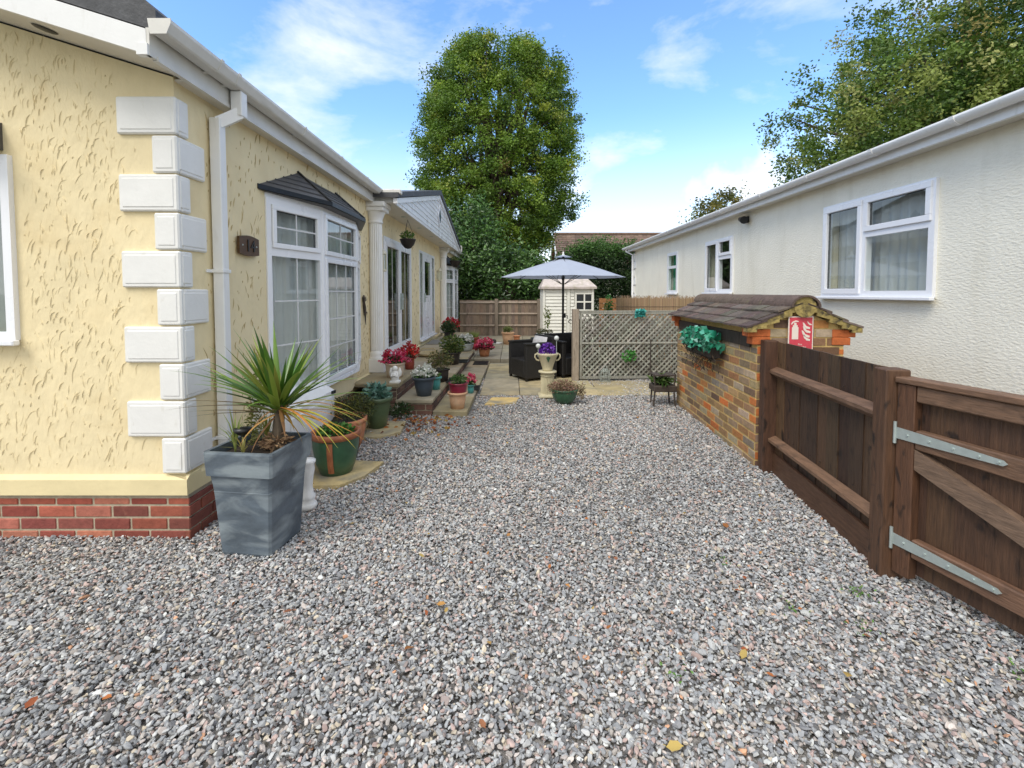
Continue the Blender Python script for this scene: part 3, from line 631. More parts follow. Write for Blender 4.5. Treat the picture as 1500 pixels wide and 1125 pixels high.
b=MB(); zc=3.12; b.prism([(xf+.012,ya,zc-.23),(xf+.012,ya+.21,zc),(xf+.012,ya,zc+.23),(xf+.012,ya-.21,zc)],(.018,0,0)); b.prism([(xf+.031,ya,zc-.15),(xf+.031,ya+.135,zc),(xf+.031,ya,zc+.15),(xf+.031,ya-.135,zc)],(.004,0,0),mi=1); b.build('gable_diamond',[M['upvc'],M['diamond']],ph)
b=MB(); b.box(xf-.02,xf+.004,y0-.02,y1+.02,zb-.045,zb+.01); b.build('porch_fascia',M['upvc'],ph)
for y in (7.6,8.9,10.2,11.5): b=MB(); b.lathe([(.045,0),(.04,-.006),(.001,-.006)],14,(-1.76,y,2.702)); b.build('porch_downlight',M['galv'],ph)
b=MB(); b.box(-1.6,-1.50,13.9,14.05,2.80,2.872,bev=.01); b.tube([(-1.52,y1+.05,2.83),(-1.52,y1+.05,2.74),(-1.52,y1+.05,2.70)],.03,8); b.build('gutter',M['upvcold'],ph)

# meter box
b=MB(); b.prism([(-1.955,3.45,.0),(-1.70,3.45,.0),(-1.70,3.45,.545),(-1.955,3.45,.70)],(0,.95,0)); b.box(-1.698,-1.690,3.52,4.34,.08,.50,bev=.004); b.box(-1.705,-1.68,4.33,4.395,.52,.545,mi=1)
tag(b.build('meter_box',[M['white'],M['black']],None,(-1.83,3.9,0)),'white sloping-topped meter box under the near bay window','meter box')
# plaque with number
pq=thing('house_number_plaque','dark brown wooden plaque with number 14 beside the downpipe','plaque',(-1.95,3.437,1.815))
b=MB(); pl=[]
for i in range(9): t_=i/8; pl.append((0,-.128+.256*t_,.058+.016*math.sin(math.pi*t_)))
for i in range(9): t_=i/8; pl.append((0,.128-.256*t_+(.008*math.sin(t_*9)),-.062-.012*math.sin(math.pi*t_)))
b.prism(pl,(.018,0,0)); b.build('board',M['plaque'],pq)
def text(s_,size,parent,name,m,Mx,ext=.003):
    c=bpy.data.curves.new(name,'FONT'); c.body=s_; c.size=size; c.extrude=ext; c.align_x='CENTER'; c.align_y='CENTER'
    tmp=bpy.data.objects.new('tmp',c); C.objects.link(tmp); bpy.context.view_layer.update()
    me=bpy.data.meshes.new_from_object(tmp.evaluated_get(bpy.context.evaluated_depsgraph_get())); bpy.data.objects.remove(tmp)
    me.transform(Mx); me.materials.clear(); me.materials.append(m); me.name=name
    o=bpy.data.objects.new(name,me); C.objects.link(o); o.parent=parent; return o
TX=Matrix(((0,0,1,.0),(1,0,0,0),(0,1,0,0),(0,0,0,1)))
text('14',.125,pq,'number_14',M['ink'],Matrix.Translation((.020,.01,-.004))@TX)
for z in (-.09,.09):
    b=MB(); b.tube([(.012,z,0),(.022,z,0)],.006,8); b.build('screw',M['galv'],pq)
# lizard
lz=MB(); pts=[(0,-.02,.19),(0,-.028,.15),(0,-.015,.09),(0,.0,.03),(0,.012,-.03),(0,.03,-.09),(0,.035,-.15),(0,.05,-.21)]
lz.tube(pts,[.008,.022,.016,.022,.018,.011,.008,.003],8)
for (y,z,dy,dz) in ((-.02,.12,-.06,.05),(-.01,.11,.05,.06),(.008,-.02,-.05,-.05),(.015,-.03,.06,-.04)): lz.tube([(0.005,y,z),(0.015,y+dy*.6,z+dz*.2),(.006,y+dy,z+dz)],[.009,.007,.004],6)
o=lz.build('lizard_ornament',M['wire']); o.location=(-1.945,6.12,1.25); tag(o,'dark metal lizard ornament climbing the cream wall beside the near column','ornament')
def lantern(y,lab):
    t_=thing('wall_lantern',lab,'wall light',(-1.965,y,1.78),group='cream wall lanterns either side of the doors')
    b=MB(); b.box(.0,.02,-.04,.04,.05,.25); b.lathe([(.055,0),(.062,.012),(.058,.03)],6,(.08,0,0)); b.lathe([(.062,.25),(.066,.262),(.04,.30),(.012,.325),(.001,.34)],6,(.08,0,0))
    for k in range(6): a=R(60*k); b.box(.08+.055*math.cos(a)-.005,.08+.055*math.cos(a)+.005,.055*math.sin(a)-.005,.055*math.sin(a)+.005,.02,.26)
    b.box(.02,.08,-.012,.012,.0,.02)
    b.build('frame',M['lantern'],t_); g=MB(); g.lathe([(.048,.03),(.048,.25)],6,(.08,0,0)); g.build('pane',M['glass'],t_)
lantern(6.78,'cream wall lantern between near column and french doors'); lantern(12.15,'cream wall lantern between front door and far column')
def ring(n,r): return [(r*math.cos(2*math.pi*k/n),r*math.sin(2*math.pi*k/n)) for k in range(n)]
def foliage(parent,c,r,h,n,size,pal,name='foliage',m=None,asp=.5,droop=0,w=None,hollow=.0):
    d=rng.normal(size=(n,3)); d/=np.linalg.norm(d,axis=1,keepdims=True); rad=rng.uniform(hollow,1,n)**.5
    P=d*rad[:,None]*np.array([r,r,h/2])+np.array([c[0],c[1],c[2]+h/2])
    return leafmesh(name,P,size*rng.uniform(.7,1.3,n),pick(pal,n,w=w),parent,m,dirs=d,aspect=asp,droop=droop)
def flowers(parent,c,r,h,n,size,pal,name='flower_heads',petals=7):
    d=rng.normal(size=(n,3)); d[:,2]=np.abs(d[:,2]); d/=np.linalg.norm(d,axis=1,keepdims=True)
    P=d*np.array([r,r,h])*rng.uniform(.75,1.05,(n,1))+np.array(c)
    size=size*.72; petals=petals+1
    Q=np.repeat(P,petals,axis=0)+rng.normal(size=(n*petals,3))*size*.42
    cc=np.repeat(pick(pal,n,v=.3),petals,axis=0)*rng.uniform(.7,1.2,(n*petals,1))
    return leafmesh(name,Q,size*rng.uniform(.6,1.1,n*petals),np.clip(cc,0,1),parent,M['petal'],aspect=.85)
def hanging(y,lab,x=-1.70,z=2.30,s_=1,col=None):
    t_=thing('hanging_basket',lab,'hanging basket',(x,y,z),group='hanging baskets under the porch')
    b=MB(); n=18; pr=[(.001,-.115),(.05,-.10),(.10,-.045),(.128,.03),(.134,.035),(.128,.045),(.11,.035),(.001,.03)]
    b.lathe([(r*s_,zz_*s_) for r,zz_ in pr],n); b.build('basket',M['darkpot'],t_)
    b=MB()
    for k in range(3): a=R(120*k+20); b.tube([(.12*s_*math.cos(a),.12*s_*math.sin(a),.04),(0,0,.36)],.003,5)
    b.build('hanging_chain',M['black'],t_)
    foliage(t_,(0,0,.02),.12*s_,.16,170,.045,[(.10,.22,.03),(.06,.15,.03),(.20,.28,.06)]); flowers(t_,(0,0,.08),.10*s_,.06,7,.022,[(.75,.68,.30),(.7,.7,.6)])
hanging(7.62,'dark brown hanging basket in front of the french doors'); hanging(13.75,'hanging basket with trailing leaves in front of the far bay',x=-1.68,z=2.36,s_=1.25)

# ============================================================ white house (right)
wh=thing('white_bungalow','long white rendered bungalow with white gutter and three windows','house',(0,0,0))
XR=3.6
FR=frame((XR,0,0),(0,-1,0))      # local x = -y world, local y into wall (+x)
assert (FR@Vector((0,1,0))).x>XR
wins=[(3.95,5.37,1.43,2.445),(7.56,8.62,1.475,2.40),(10.07,10.72,1.46,2.37)]
b=MB(FR); wall_grid(b,-13.8,-.3,-.05,2.72,[(-y1,-y0,z0,z1) for y0,y1,z0,z1 in wins],.16)
b.M=None; b.box(3.6,9.6,13.64,13.8,-.05,2.72); b.box(9.45,9.6,.3,13.64,-.05,2.72); b.box(3.76,9.45,.3,.46,-.05,2.72)
b.build('wall',M['whitewall'],wh)
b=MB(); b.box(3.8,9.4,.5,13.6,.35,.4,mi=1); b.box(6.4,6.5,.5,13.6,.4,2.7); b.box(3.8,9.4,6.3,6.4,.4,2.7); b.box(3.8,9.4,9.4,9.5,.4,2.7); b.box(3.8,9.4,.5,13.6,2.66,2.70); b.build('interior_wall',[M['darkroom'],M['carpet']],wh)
def rwin(i,cells,bars,**k):
    y0,y1,z0,z1=wins[i]; w,h=y1-y0,z1-z0
    return window(wh,frame((XR,y1,z0),(0,-1,0)),w,h,cells(w,h),bars=bars(w,h),**k)
rwin(0,lambda w,h:[(.03,.60,.03,h-.03,True,None),(.63,w-.03,h-.36,h-.02,True,None),(.66,w-.06,.06,h-.41,False,None)],lambda w,h:[(.59,.65,.03,h-.03),(.65,w-.04,h-.415,h-.36)],proud=.03,fw=.06,sw=.055)
rwin(1,lambda w,h:[(.03,w*.5-.01,.03,h-.03,True,None),(w*.5+.02,w-.03,h-.30,h-.02,True,None),(w*.5+.06,w-.07,.06,h-.35,False,None)],lambda w,h:[(w*.5-.02,w*.5+.04,.03,h-.03),(w*.5+.04,w-.05,h-.36,h-.30)],proud=.03,fw=.06,sw=.05,curtain=False)
rwin(2,lambda w,h:[(.06,w-.06,h-.30,h-.06,False,None),(.06,w-.06,.06,h-.36,False,None)],lambda w,h:[(.06,w-.06,h-.36,h-.30)],proud=.03,fw=.07,blind='greenblind')
b=MB()
b.prism([(3.40,-.2,2.76),(3.40,-.2,2.83),(6.6,-.2,3.86),(9.8,-.2,2.83),(9.8,-.2,2.76),(6.6,-.2,3.78)],(0,14.3,0)); b.build('roof',M['charcoal'],wh)
b=MB(); b.box(3.43,3.452,-.1,14.0,2.685,2.80); b.box(3.425,3.458,-.1,14.0,2.678,2.70); b.build('fascia',M['white'],wh)
b=MB(); b.box(3.452,3.62,-.1,14.0,2.69,2.70); b.box(3.40,9.7,13.8,14.0,2.69,2.70); b.build('soffit',M['soffit'],wh)
b=MB(); n=10; pr=[(3.375+.058*math.cos(math.pi+math.pi*k/n),2.80+.058*math.sin(math.pi+math.pi*k/n)) for k in range(n+1)]+[(3.375+.052*math.cos(-math.pi*k/n),2.80+.052*math.sin(-math.pi*k/n)) for k in range(n+1)]
b.prism([(a,-.1,c) for a,c in pr],(0,14.2,0),caps=False)
b.lathe([(.057,0),(.001,0)],16,(0,0,0)); k0=len(b.v)-32; b.v[k0:]=[(3.375+x,14.1,2.80+min(0,y)) for x,y,z in b.v[k0:]]
for sm in range(len(b.sm)): b.sm[sm]=sm<2*n+1
b.build('gutter',M['white'],wh)
for y in (1.0,2.0,2.9,3.55,4.35,5.3,6.3,7.5,8.7,10,11.3,12.6,13.6):
    b=MB(); pr2=[(3.375+.064*math.cos(math.pi+math.pi*k/8),2.80+.064*math.sin(math.pi+math.pi*k/8)) for k in range(9)]
    b.prism([(a,y,c) for a,c in pr2]+[(3.44,y,2.80),(3.44,y,2.77)],(0,.04,0)); b.build('gutter_bracket',M['white'],wh)
b=MB(); b.tube([(3.39,13.85,2.78),(3.39,13.85,2.70),(3.55,13.7,2.58),(3.55,13.7,.0)],.033,8); b.build('downpipe',M['white'],wh)
for i in range(11):
    zt=2.62-i*.235; l_=.32 if i%2 else .18; b=MB(); b.box(3.575,3.605,13.8-l_,13.82,zt-.21,zt,bev=.006); b.build('quoin',M['quoin'],wh)
sl=thing('security_light','small dark spotlight fixed high on the white bungalow wall','light',(3.6,7.14,2.585))
b=MB(); b.box(-.03,0,-.05,.05,-.05,.05,bev=.01); b.tube([(-.03,0,0),(-.08,0,.0)],.014,8); b.build('mounting',M['dmetal'],sl)
b=MB(); b.tube([(-.07,.09,.02),(-.09,.0,0),(-.11,-.10,-.02)],[.035,.045,.058],12); b.build('lamp_head',M['dmetal'],sl)

# ============================================================ brick store
BS=thing('brick_store','low multicoloured brick store with tiled pitched roof and lichened gable end','outbuilding',(0,0,0))
BM=Matrix.Translation((2.065,3.89,0))@Matrix.Rotation(R(-3.4),4,'Z')
bp=[(.36,.21,.10),(.40,.25,.12),(.34,.23,.13),(.29,.20,.115),(.40,.28,.17),(.25,.19,.13),(.33,.17,.07),(.42,.32,.21),(.22,.14,.08),(.37,.29,.20),(.31,.19,.085),(.27,.22,.165),(.35,.26,.14),(.54,.16,.04),(.46,.19,.06),(.17,.105,.065)]
Wd,Ln,Hh=.70,2.26,1.125
b=MB(BM); b.box(.003,Wd-.003,.003,Ln,-.05,Hh-.02)
b.prism([(.003,.003,Hh-.02),(Wd-.003,.003,Hh-.02),(Wd-.003,.003,1.178),(Wd/2,.003,1.325),(.003,.003,1.178)],(0,Ln-.01,0))
b.build('mortar_bed',M['mortar'],BS)
fpos=lambda o,u: BM@frame(o,u)
mk=dict(mort=.008)
bricks(Ln,1.02,BM@frame((0,Ln,0),(0,-1,0)),bp,'side_brickwork',BS,None,M['brick'],dep=.05,z0=-.02)
fp=[(.16,.088,.05),(.24,.13,.07),(.15,.09,.06),(.50,.15,.04),(.22,.15,.10),(.28,.17,.09)]
bricks(Wd,1.12,BM@frame((0,0,0),(1,0,0)),fp,'front_brickwork',BS,None,M['brick'],dep=.0,z0=-.02,first=1)
b=MB(BM) # gable courses
for r in range(3):
    z=1.10+r*.075+.002; half=Wd/2-(z-1.09)/(1.325-1.09)*Wd/2
    x=Wd/2-half
    while x<Wd/2+half-.03:
        e=min(x+random.choice([.215,.1025]),Wd/2+half); b.box(x,e,-.003,.03,z,min(z+.065,z+.065),col=vary(random.choice(bp),.15)); x=e+.01
b.build('gable_brickwork',M['brick'],BS)
bricks(Ln,1.02,BM@frame((Wd,0,0),(0,1,0)),bp,'side_brickwork',BS,None,M['brick'],dep=.05,z0=-.02)
# orange corner corbels and dark timber under the eaves
for y,sd_ in ((0,0),(0,1),(Ln-.11,0)):
    b=MB(BM)
    for k,(dx,z) in enumerate(((.045,1.035),(.085,1.1015))):
        if sd_==0: b.box(-dx,.10,y-.012*(y==0),y+.105,z,z+.064,col=(.50,.13,.035),bev=.005)
        else: b.box(Wd-.10,Wd+dx,y-.012,y+.105,z,z+.064,col=(.50,.13,.035),bev=.005)
    b.build('corbel',M['brick'],BS)
b=MB(BM); b.box(-.018,.02,.11,Ln-.11,1.0,1.115,col=(.05,.035,.025)); b.box(Wd-.02,Wd+.018,.11,Ln-.11,1.0,1.115,col=(.05,.035,.025)); b.build('eaves_board',M['wood'],BS)
prof=[(0,1.372),(.10,1.335),(.20,1.282),(.30,1.232),(.38,1.198),(.46,1.172)]
def pz(d):
    for (a,za_),(c,zc_) in zip(prof,prof[1:]):
        if a<=d<=c: return za_+(zc_-za_)*(d-a)/(c-a)
    return prof[-1][1]
b=MB(BM)
tc_=[(.105,.075,.06),(.13,.09,.07),(.085,.062,.052),(.12,.10,.08),(.15,.11,.09)]
for sgn in (-1,1):
    for (d0,d1,lift) in ((.02,.215,.030),(.17,.345,.019),(.30,.465,.008)):
        y=-.055+random.uniform(0,.08); y=-.06
        first=True
        while y<Ln+.05:
            wdt=.165*(.5 if first and d0>.1 and d0<.2 else 1); first=False
            ye=min(y+wdt,Ln+.06); jj=random.uniform(-.003,.004)
            P=[(Wd/2+sgn*d0,pz(d0)+lift*.35+jj),(Wd/2+sgn*d1,pz(d1)+lift+jj),(Wd/2+sgn*d1,pz(d1)+lift+.016+jj),(Wd/2+sgn*d0,pz(d0)+lift*.35+.014+jj)]
            b.prism([(p,y+.002,q) for p,q in P],(0,ye-y-.004,0),col=vary(random.choice(tc_),.2)); y=ye
b.build('roof_tiles',M['tile'],BS)
b=MB(BM)
for sgn in (-1,1):
    for i in range(len(prof)-1):
        (d0,z0),(d1,z1)=prof[i],prof[i+1]
        b.prism([(Wd/2+sgn*d0,-.052,z0-.055),(Wd/2+sgn*d1,-.052,z1-.030),(Wd/2+sgn*d1,-.052,z1+.012),(Wd/2+sgn*d0,-.052,z0+.010)],(0,.07,0))
b.tube([(Wd/2,-.058,1.355),(Wd/2,.03,1.355)],.088,20)
b.build('verge_mortar',M['lichen'],BS)
for k in range(3):
    b=MB(BM); y0=-.075+k*.80; y1=y0+.83; n=14
    outp=[(Wd/2+.118*math.cos(math.pi*(i/n)),1.352+.100*math.sin(math.pi*(i/n))) for i in range(n+1)]; inp=[(Wd/2+.102*math.cos(math.pi*(1-i/n)),1.352+.084*math.sin(math.pi*(1-i/n))) for i in range(n+1)]
    r0=(0,.002,.004)[k]
    b.prism([(p,y0,q+r0) for p,q in outp+inp],(0,y1-y0,0),col=vary((.12,.085,.065),.12)); b.build('ridge_tile',M['tile'],BS)
# sign
sg=thing('fire_sign','red and white fire extinguisher sign on the brick store gable','sign',(2.395,3.84,1.14))
b=MB(); b.box(-.103,.103,.0,.006,-.145,.135); b.build('backing',M['signwhite'],sg)
b=MB(); b.box(-.094,.094,-.002,.0,-.14,.126); b.build('red_panel',M['signred'],sg)
b=MB(); y=-.004
b.box(-.075,-.022,y,-.002,-.055,.045); b.box(-.068,-.029,y,-.002,.045,.062); b.box(-.058,-.039,y,-.002,.062,.082)
b.prism([(-.085,y,.072),(-.070,y,.092),(-.045,y,.102),(-.022,y,.097),(-.022,y,.089),(-.045,y,.090),(-.064,y,.082),(-.078,y,.066)],(0,.002,0))
for (x0,z0,s_) in ((.012,.086,1),(.05,.096,.6),(.014,.055,1.05),(.005,.020,1.1),(.018,-.015,.95)):
    b.prism([(x0,y,z0),(x0+.012*s_,y,z0-.005),(x0+.03*s_,y,z0-.03*s_),(x0+.062*s_,y,z0-.042*s_),(x0+.06*s_,y,z0-.056*s_),(x0+.03*s_,y,z0-.052*s_),(x0+.008*s_,y,z0-.030*s_)],(0,.002,0))
b.build('pictogram',M['signwhite'],sg)
text('Fire',.022,sg,'lettering',M['signwhite'],Matrix.Translation((-.005,-.003,-.098))@Matrix.Rotation(R(90),4,'X'),.0008)
text('extinguisher',.019,sg,'lettering',M['signwhite'],Matrix.Translation((0,-.003,-.120))@Matrix.Rotation(R(90),4,'X'),.0008)
# planter on the brick wall
wp=thing('wall_planter','wire wall trough of shiny turquoise artificial leaves on the brick store','planter',(2.10,4.98,.93),rz=R(-3.4))
b=MB()
for k in range(7): b.tube([(-.0,-.42+k*.14,.05),(-.10,-.42+k*.14,.04),(-.13,-.42+k*.14,-.05),(-.07,-.42+k*.14,-.13),(0,-.42+k*.14,-.13)],.005,5)
for z,x in ((.05,-.10),(-.05,-.13),(-.13,-.07)): b.tube([(x,-.42,z),(x,.42,z)],.005,5)
b.build('wire_basket',M['wire'],wp)
b=MB(); b.box(-.10,-.01,-.40,.40,-.11,.02); b.build('liner',M['darkpot'],wp)
P=np.stack([rng.uniform(-.17,0,420),rng.normal(0,.22,420).clip(-.46,.46),rng.uniform(-.05,.17,420)],1); P[:,2]*=1-.5*(np.abs(P[:,1])/.5)**2
leafmesh('artificial_leaves',P,.078*rng.uniform(.6,1.35,420),pick([(.03,.34,.20),(.02,.20,.11),(.12,.46,.32),(.02,.12,.07),(.34,.60,.50)],420,w=[.35,.25,.2,.12,.08]),wp,M['turqleaf'],aspect=.7)
P=np.stack([rng.uniform(-.15,-.01,160),rng.normal(0,.26,160).clip(-.5,.5),rng.uniform(-.28,-.05,160)],1)
leafmesh('trailing_stems',P,.05,pick([(.06,.045,.03),(.10,.07,.045),(.04,.06,.03)],160),wp,M['leafdry'],aspect=.2,dirs=np.tile([0,0,-1.0],(160,1)))

# ============================================================ dark fence and gate
wc=[(.064,.034,.018),(.082,.043,.022),(.048,.026,.014),(.098,.053,.027),(.070,.038,.020)]
FA=Vector((2.125,3.80,0)); FB_=Vector((1.945,2.44,0))
fe=thing('closeboard_fence','dark brown closeboard fence panel between the brick store and gate','fence',(0,0,0))
u=(FB_-FA); Lf=u.length; MFe=frame((FA.x,FA.y,0),u)      # local x towards camera, y away from the yard?
if (MFe.to_3x3()@Vector((0,1,0))).x<0: raise SystemExit('fence frame')
b=MB(MFe); x=.05; k=0
while x<Lf-.005:
    e=min(x+.125,Lf); b.box(x,e+.006,.035+(k%2)*.006,.052+(k%2)*.006,.10,1.075+random.uniform(-.003,.003),col=vary(random.choice(wc),.22)); x=e+.001;k+=1
for zq in (.865,.30):
    for q in range(9): b.tube([(.11+q*.125,.0352,zq+.035+random.uniform(-.006,.006)),(.11+q*.125,.0338,zq+.035)],.0035,6,col=(.02,.015,.012))
b.build('boards',M['wood'],fe)
for z in (.29,.855):
    b=MB(MFe); b.prism([(.04,.035,z-.075),(.04,-.022,z-.034),(.04,-.022,z-.012),(.04,.033,z+.014),(.04,.035,z+.012)],(Lf-.05,0,0),col=vary((.17,.10,.057),.1)); b.build('rail',M['railwood'],fe)
b=MB(MFe); b.box(.03,Lf,.012,.034,-.03,.165,col=(.09,.043,.022)); b.build('gravel_board',M['railwood'],fe)
b=MB(MFe); b.box(-.05,.05,-.06,.045,-.05,1.082,col=(.075,.034,.018),bev=.005); b.build('post',M['wood'],fe)
b=MB(MFe)
for k in range(9): b.tube([(.10+k*.125,.030,.93),(.10+k*.125,.027,.93)],.004,5)
gp=MB(); gp.M=frame((1.925,2.455,0),u); gp.box(0,.105,-.0,.115,-.05,1.078,col=(.095,.046,.023),bev=.006)
tag(gp.build('gate_post',M['wood'],None,(1.95,2.4,0)),'thick dark brown timber gate post between fence panel and gate','post')
ga=thing('garden_gate','dark brown braced timber gate with galvanised strap hinges','gate',(0,0,0))
gu=Vector((.205,-1,0)); MG=frame((1.955,2.335,0),gu); Lg=1.12
b=MB(MG); x=.0;k=0
while x<Lg: b.box(x,min(x+.118,Lg)+.004,.05,.068+(k%2)*.004,.06,1.02,col=vary((.078,.037,.019),.2)); x+=.12;k+=1
b.build('boards',M['wood'],ga)
b=MB(MG); b.box(0,.085,0,.05,.04,1.015,col=(.10,.046,.023),bev=.004); b.build('stile',M['wood'],ga)
b=MB(MG); b.box(Lg-.085,Lg,0,.05,.04,1.015,col=(.10,.046,.023),bev=.004); b.build('stile',M['wood'],ga)
b=MB(MG); b.box(-.005,Lg+.01,-.012,.08,1.017,1.046,col=(.16,.088,.05),bev=.004); b.build('top_cap',M['railwood'],ga)
for z0,z1 in ((.935,1.015),(.70,.795),(.155,.25)):
    b=MB(MG); b.box(.087,Lg-.087,.004,.049,z0,z1,col=vary((.16,.088,.05),.12),bev=.006); b.build('rail',M['railwood'],ga)
b=MB(MG); b.bar((.10,.026,.665),(1.0,.026,.285),.04,.085,up=(0,-1,0),col=(.10,.066,.045)); 
bb=MB(MG)
p0,p1=Vector((.088,.006,.700)),Vector((.088,.006,.60)); q0,q1=Vector((Lg-.088,.006,.345)),Vector((Lg-.088,.006,.252))
bb.add([p0,p1,q1,q0]+[p+Vector((0,.04,0)) for p in (p0,p1,q1,q0)],[(0,1,2,3),(7,6,5,4),(0,3,7,4),(1,5,6,2),(0,4,5,1),(3,2,6,7)],col=(.17,.108,.07)); bb.build('brace',M['railwood'],ga)
for z in (.762,.215):
    h_=MB(MG); h_.prism([(.005,-.006,z-.028),(.10,-.006,z-.026),(.445,-.006,z-.012),(.46,-.006,z),(.445,-.006,z+.012),(.10,-.006,z+.026),(.005,-.006,z+.028)],(0,.005,0))
    h_.tube([(.0,-.006,z-.055),(.0,-.006,z+.055)],.008,8)
    for q in (.06,.16,.26,.36,.43): h_.tube([(q,-.006,z),(q,-.011,z)],.006,6)
    ho=h_.build('strap_hinge',M['galv'],ga)
    h2=MB(frame((1.952,2.345,0),u)); h2.box(-.045,-.004,-.006,-.002,z-.06,z+.06)
    for q in (-.04,0,.04): h2.tube([(-.024,-.006,z+q),(-.024,-.010,z+q)],.005,6)
    h2.build('hinge_plate',M['galv'],ho)

# ============================================================ steps, paving
st=thing('brick_steps','two-tier brick steps with sandstone treads along the park home','steps',(0,0,0))
SM=Matrix.Translation((-1.37,5.53,0))@Matrix.Rotation(R(-1.35),4,'Z')
dbr=[(.115,.06,.045),(.15,.075,.055),(.09,.055,.045),(.17,.10,.075)]
scol=[(.34,.28,.17),(.40,.33,.20),(.30,.26,.17),(.36,.31,.22)]
b=MB(SM); b.box(-.42,-.012,.012,7.3,-.03,.33); b.box(-.0,.398,.012,4.9,-.03,.145); b.build('mortar_bed',M['mortarg'],st)
bricks(.41,.15,SM@frame((0,0,0),(1,0,0)),dbr,'front_brickwork',st,None,M['brickred'],z0=-.01,dep=.012)
bricks(.41,.33,SM@frame((-.43,0,0),(1,0,0)),dbr,'front_brickwork',st,None,M['brickred'],z0=-.01,dep=.012)
bricks(4.9,.15,SM@frame((.41,0,0),(0,1,0)),dbr,'riser_brickwork',st,None,M['brickred'],z0=-.01,dep=.012)
bricks(7.3,.16,SM@frame((0,0,.18),(0,1,0)),dbr,'riser_brickwork',st,None,M['brickred'],z0=0,dep=.012)
def slabs(Mx,x0,x1,y0,y1,z0,z1,dy,name,parent,pal,m,nx=1,rnd=.0,bev=.006):
    bb_=MB(Mx); y=y0
    while y<y1-.05:
        d=dy*(1+random.uniform(-rnd,rnd)); e=min(y+d,y1); x=x0
        for k in range(nx):
            xe=x0+(x1-x0)*(k+1)/nx; bb_.box(x+.004,xe-.004,y+.004,e-.004,z0,z1+random.uniform(-.002,.002),col=vary(random.choice(pal),.1),bev=bev); x=xe
        y=e
    return bb_.build(name,m,parent)
slabs(SM,-.03,.425,-.025,4.9,.147,.19,.62,'lower_tread',st,scol,M['slab'])
slabs(SM,-.56,.012,-.02,7.3,.335,.378,.62,'landing',st,scol,M['slab'])
lp=slabs(Matrix.Translation((-.955,5.50,0))@Matrix.Rotation(R(-1.1),4,'Z'),0,.42,0,4.12,-.02,.052,.82,'stone_path',None,scol,M['slab']); tag(lp,'raised strip of sandstone slabs running along the foot of the steps','path',kind='structure')
pv=slabs(None,-.47,1.28,6.62,9.62,-.03,.008,.62,'patio',None,[(.42,.35,.20),(.36,.31,.20),(.47,.39,.22),(.38,.34,.24)],M['yslab'],nx=3,rnd=.3); tag(pv,'yellow sandstone patio paving between steps and trellis','patio',kind='structure')
ps=MB(); ps.box(.35,2.35,6.62,7.20,-.03,.004,col=(.40,.33,.18)); ps.box(1.30,2.8,7.2,7.7,-.03,.003,col=(.36,.30,.18)); 
o=ps.build('patio_edge',M['yslab']); tag(o,'worn sandstone slabs half covered in gravel beside the trellis post','paving',kind='structure')
b=MB(); b.prism([(-.36,6.02,-.02),(.05,6.10,-.02),(.10,6.44,-.02),(-.28,6.44,-.02)],(0,0,.030),col=(.58,.42,.17)); tag(b.build('stepping_slab',M['yslab'],None,(-.12,6.25,0)),'single yellow slab set in the gravel in front of the patio','slab')
rp=slabs(None,-1.38,2.6,9.63,14.9,.0,.092,.60,'raised_patio',None,[(.30,.27,.20),(.33,.29,.21),(.27,.24,.18)],M['slab'],nx=7); tag(rp,'raised grey paved terrace in front of the back fence','terrace',kind='structure')
b=MB(); b.prism([(-1.66,3.42,-.02),(-1.30,3.44,-.02),(-1.17,3.62,-.02),(-1.10,3.93,-.02),(-1.68,4.0,-.02)],(0,0,.042),col=(.50,.39,.19)); tag(b.build('stone_base',M['yslab'],None,(-1.4,3.7,0)),'yellow flagstone under the green and orange pot','slab')
b=MB(); b.prism([(-1.74,4.62,-.02),(-1.36,4.60,-.02),(-1.16,4.78,-.02),(-1.20,5.2,-.02),(-1.74,5.2,-.02)],(0,0,.040),col=(.44,.36,.20)); tag(b.build('stone_base',M['yslab'],None,(-1.45,4.9,0)),'yellow flagstone under the tall olive green pot','slab')

# ============================================================ pots
def pot(name,label,loc,rt,rb,h,m,shape='round',rim=.018,group=None,n=32,rimmat=None,sx=1,cat='plant pot'):
    t_=thing(name,label,cat,loc,group=group)
    b=MB()
    if shape=='bowl': pr=[(.001,0),(rb,0),(rb+(rt-rb)*.55,h*.28),(rt*.97,h*.66),(rt-.004,h*.86)]
    else: pr=[(.001,0),(rb,0),(rb+(rt-rb)*.5,h*.5),(rt-.012,h*.86)]
    b.lathe(pr,n,sx=sx)
    rr=[(rt-.012 if shape!='bowl' else rt-.004,h*.86),(rt+rim*.4,h*.865),(rt+rim*.5,h*.99),(rt+rim*.2,h),(rt-.012,h),(rt-.022,h*.9)]
    b.lathe(rr,n,sx=sx,mi=1 if rimmat else 0)
    b.build('pot_body',[m]+([rimmat] if rimmat else []),t_)
    s_=MB(); s_.lathe([(rt-.02,h*.9),(rt*.5,h*.93),(.001,h*.94)],n,sx=sx); s_.build('soil',M['soil'],t_)
    return t_
GR=[(.07,.15,.03),(.05,.10,.02),(.12,.20,.04)]
MOSS=[(.12,.15,.03),(.08,.10,.025),(.18,.19,.04),(.06,.07,.03)]
RED=[(.55,.02,.04),(.42,.01,.03),(.65,.05,.08)]; PINK=[(.70,.06,.16),(.60,.03,.10),(.78,.14,.24)]; WHT=[(.72,.74,.66),(.80,.80,.74)]
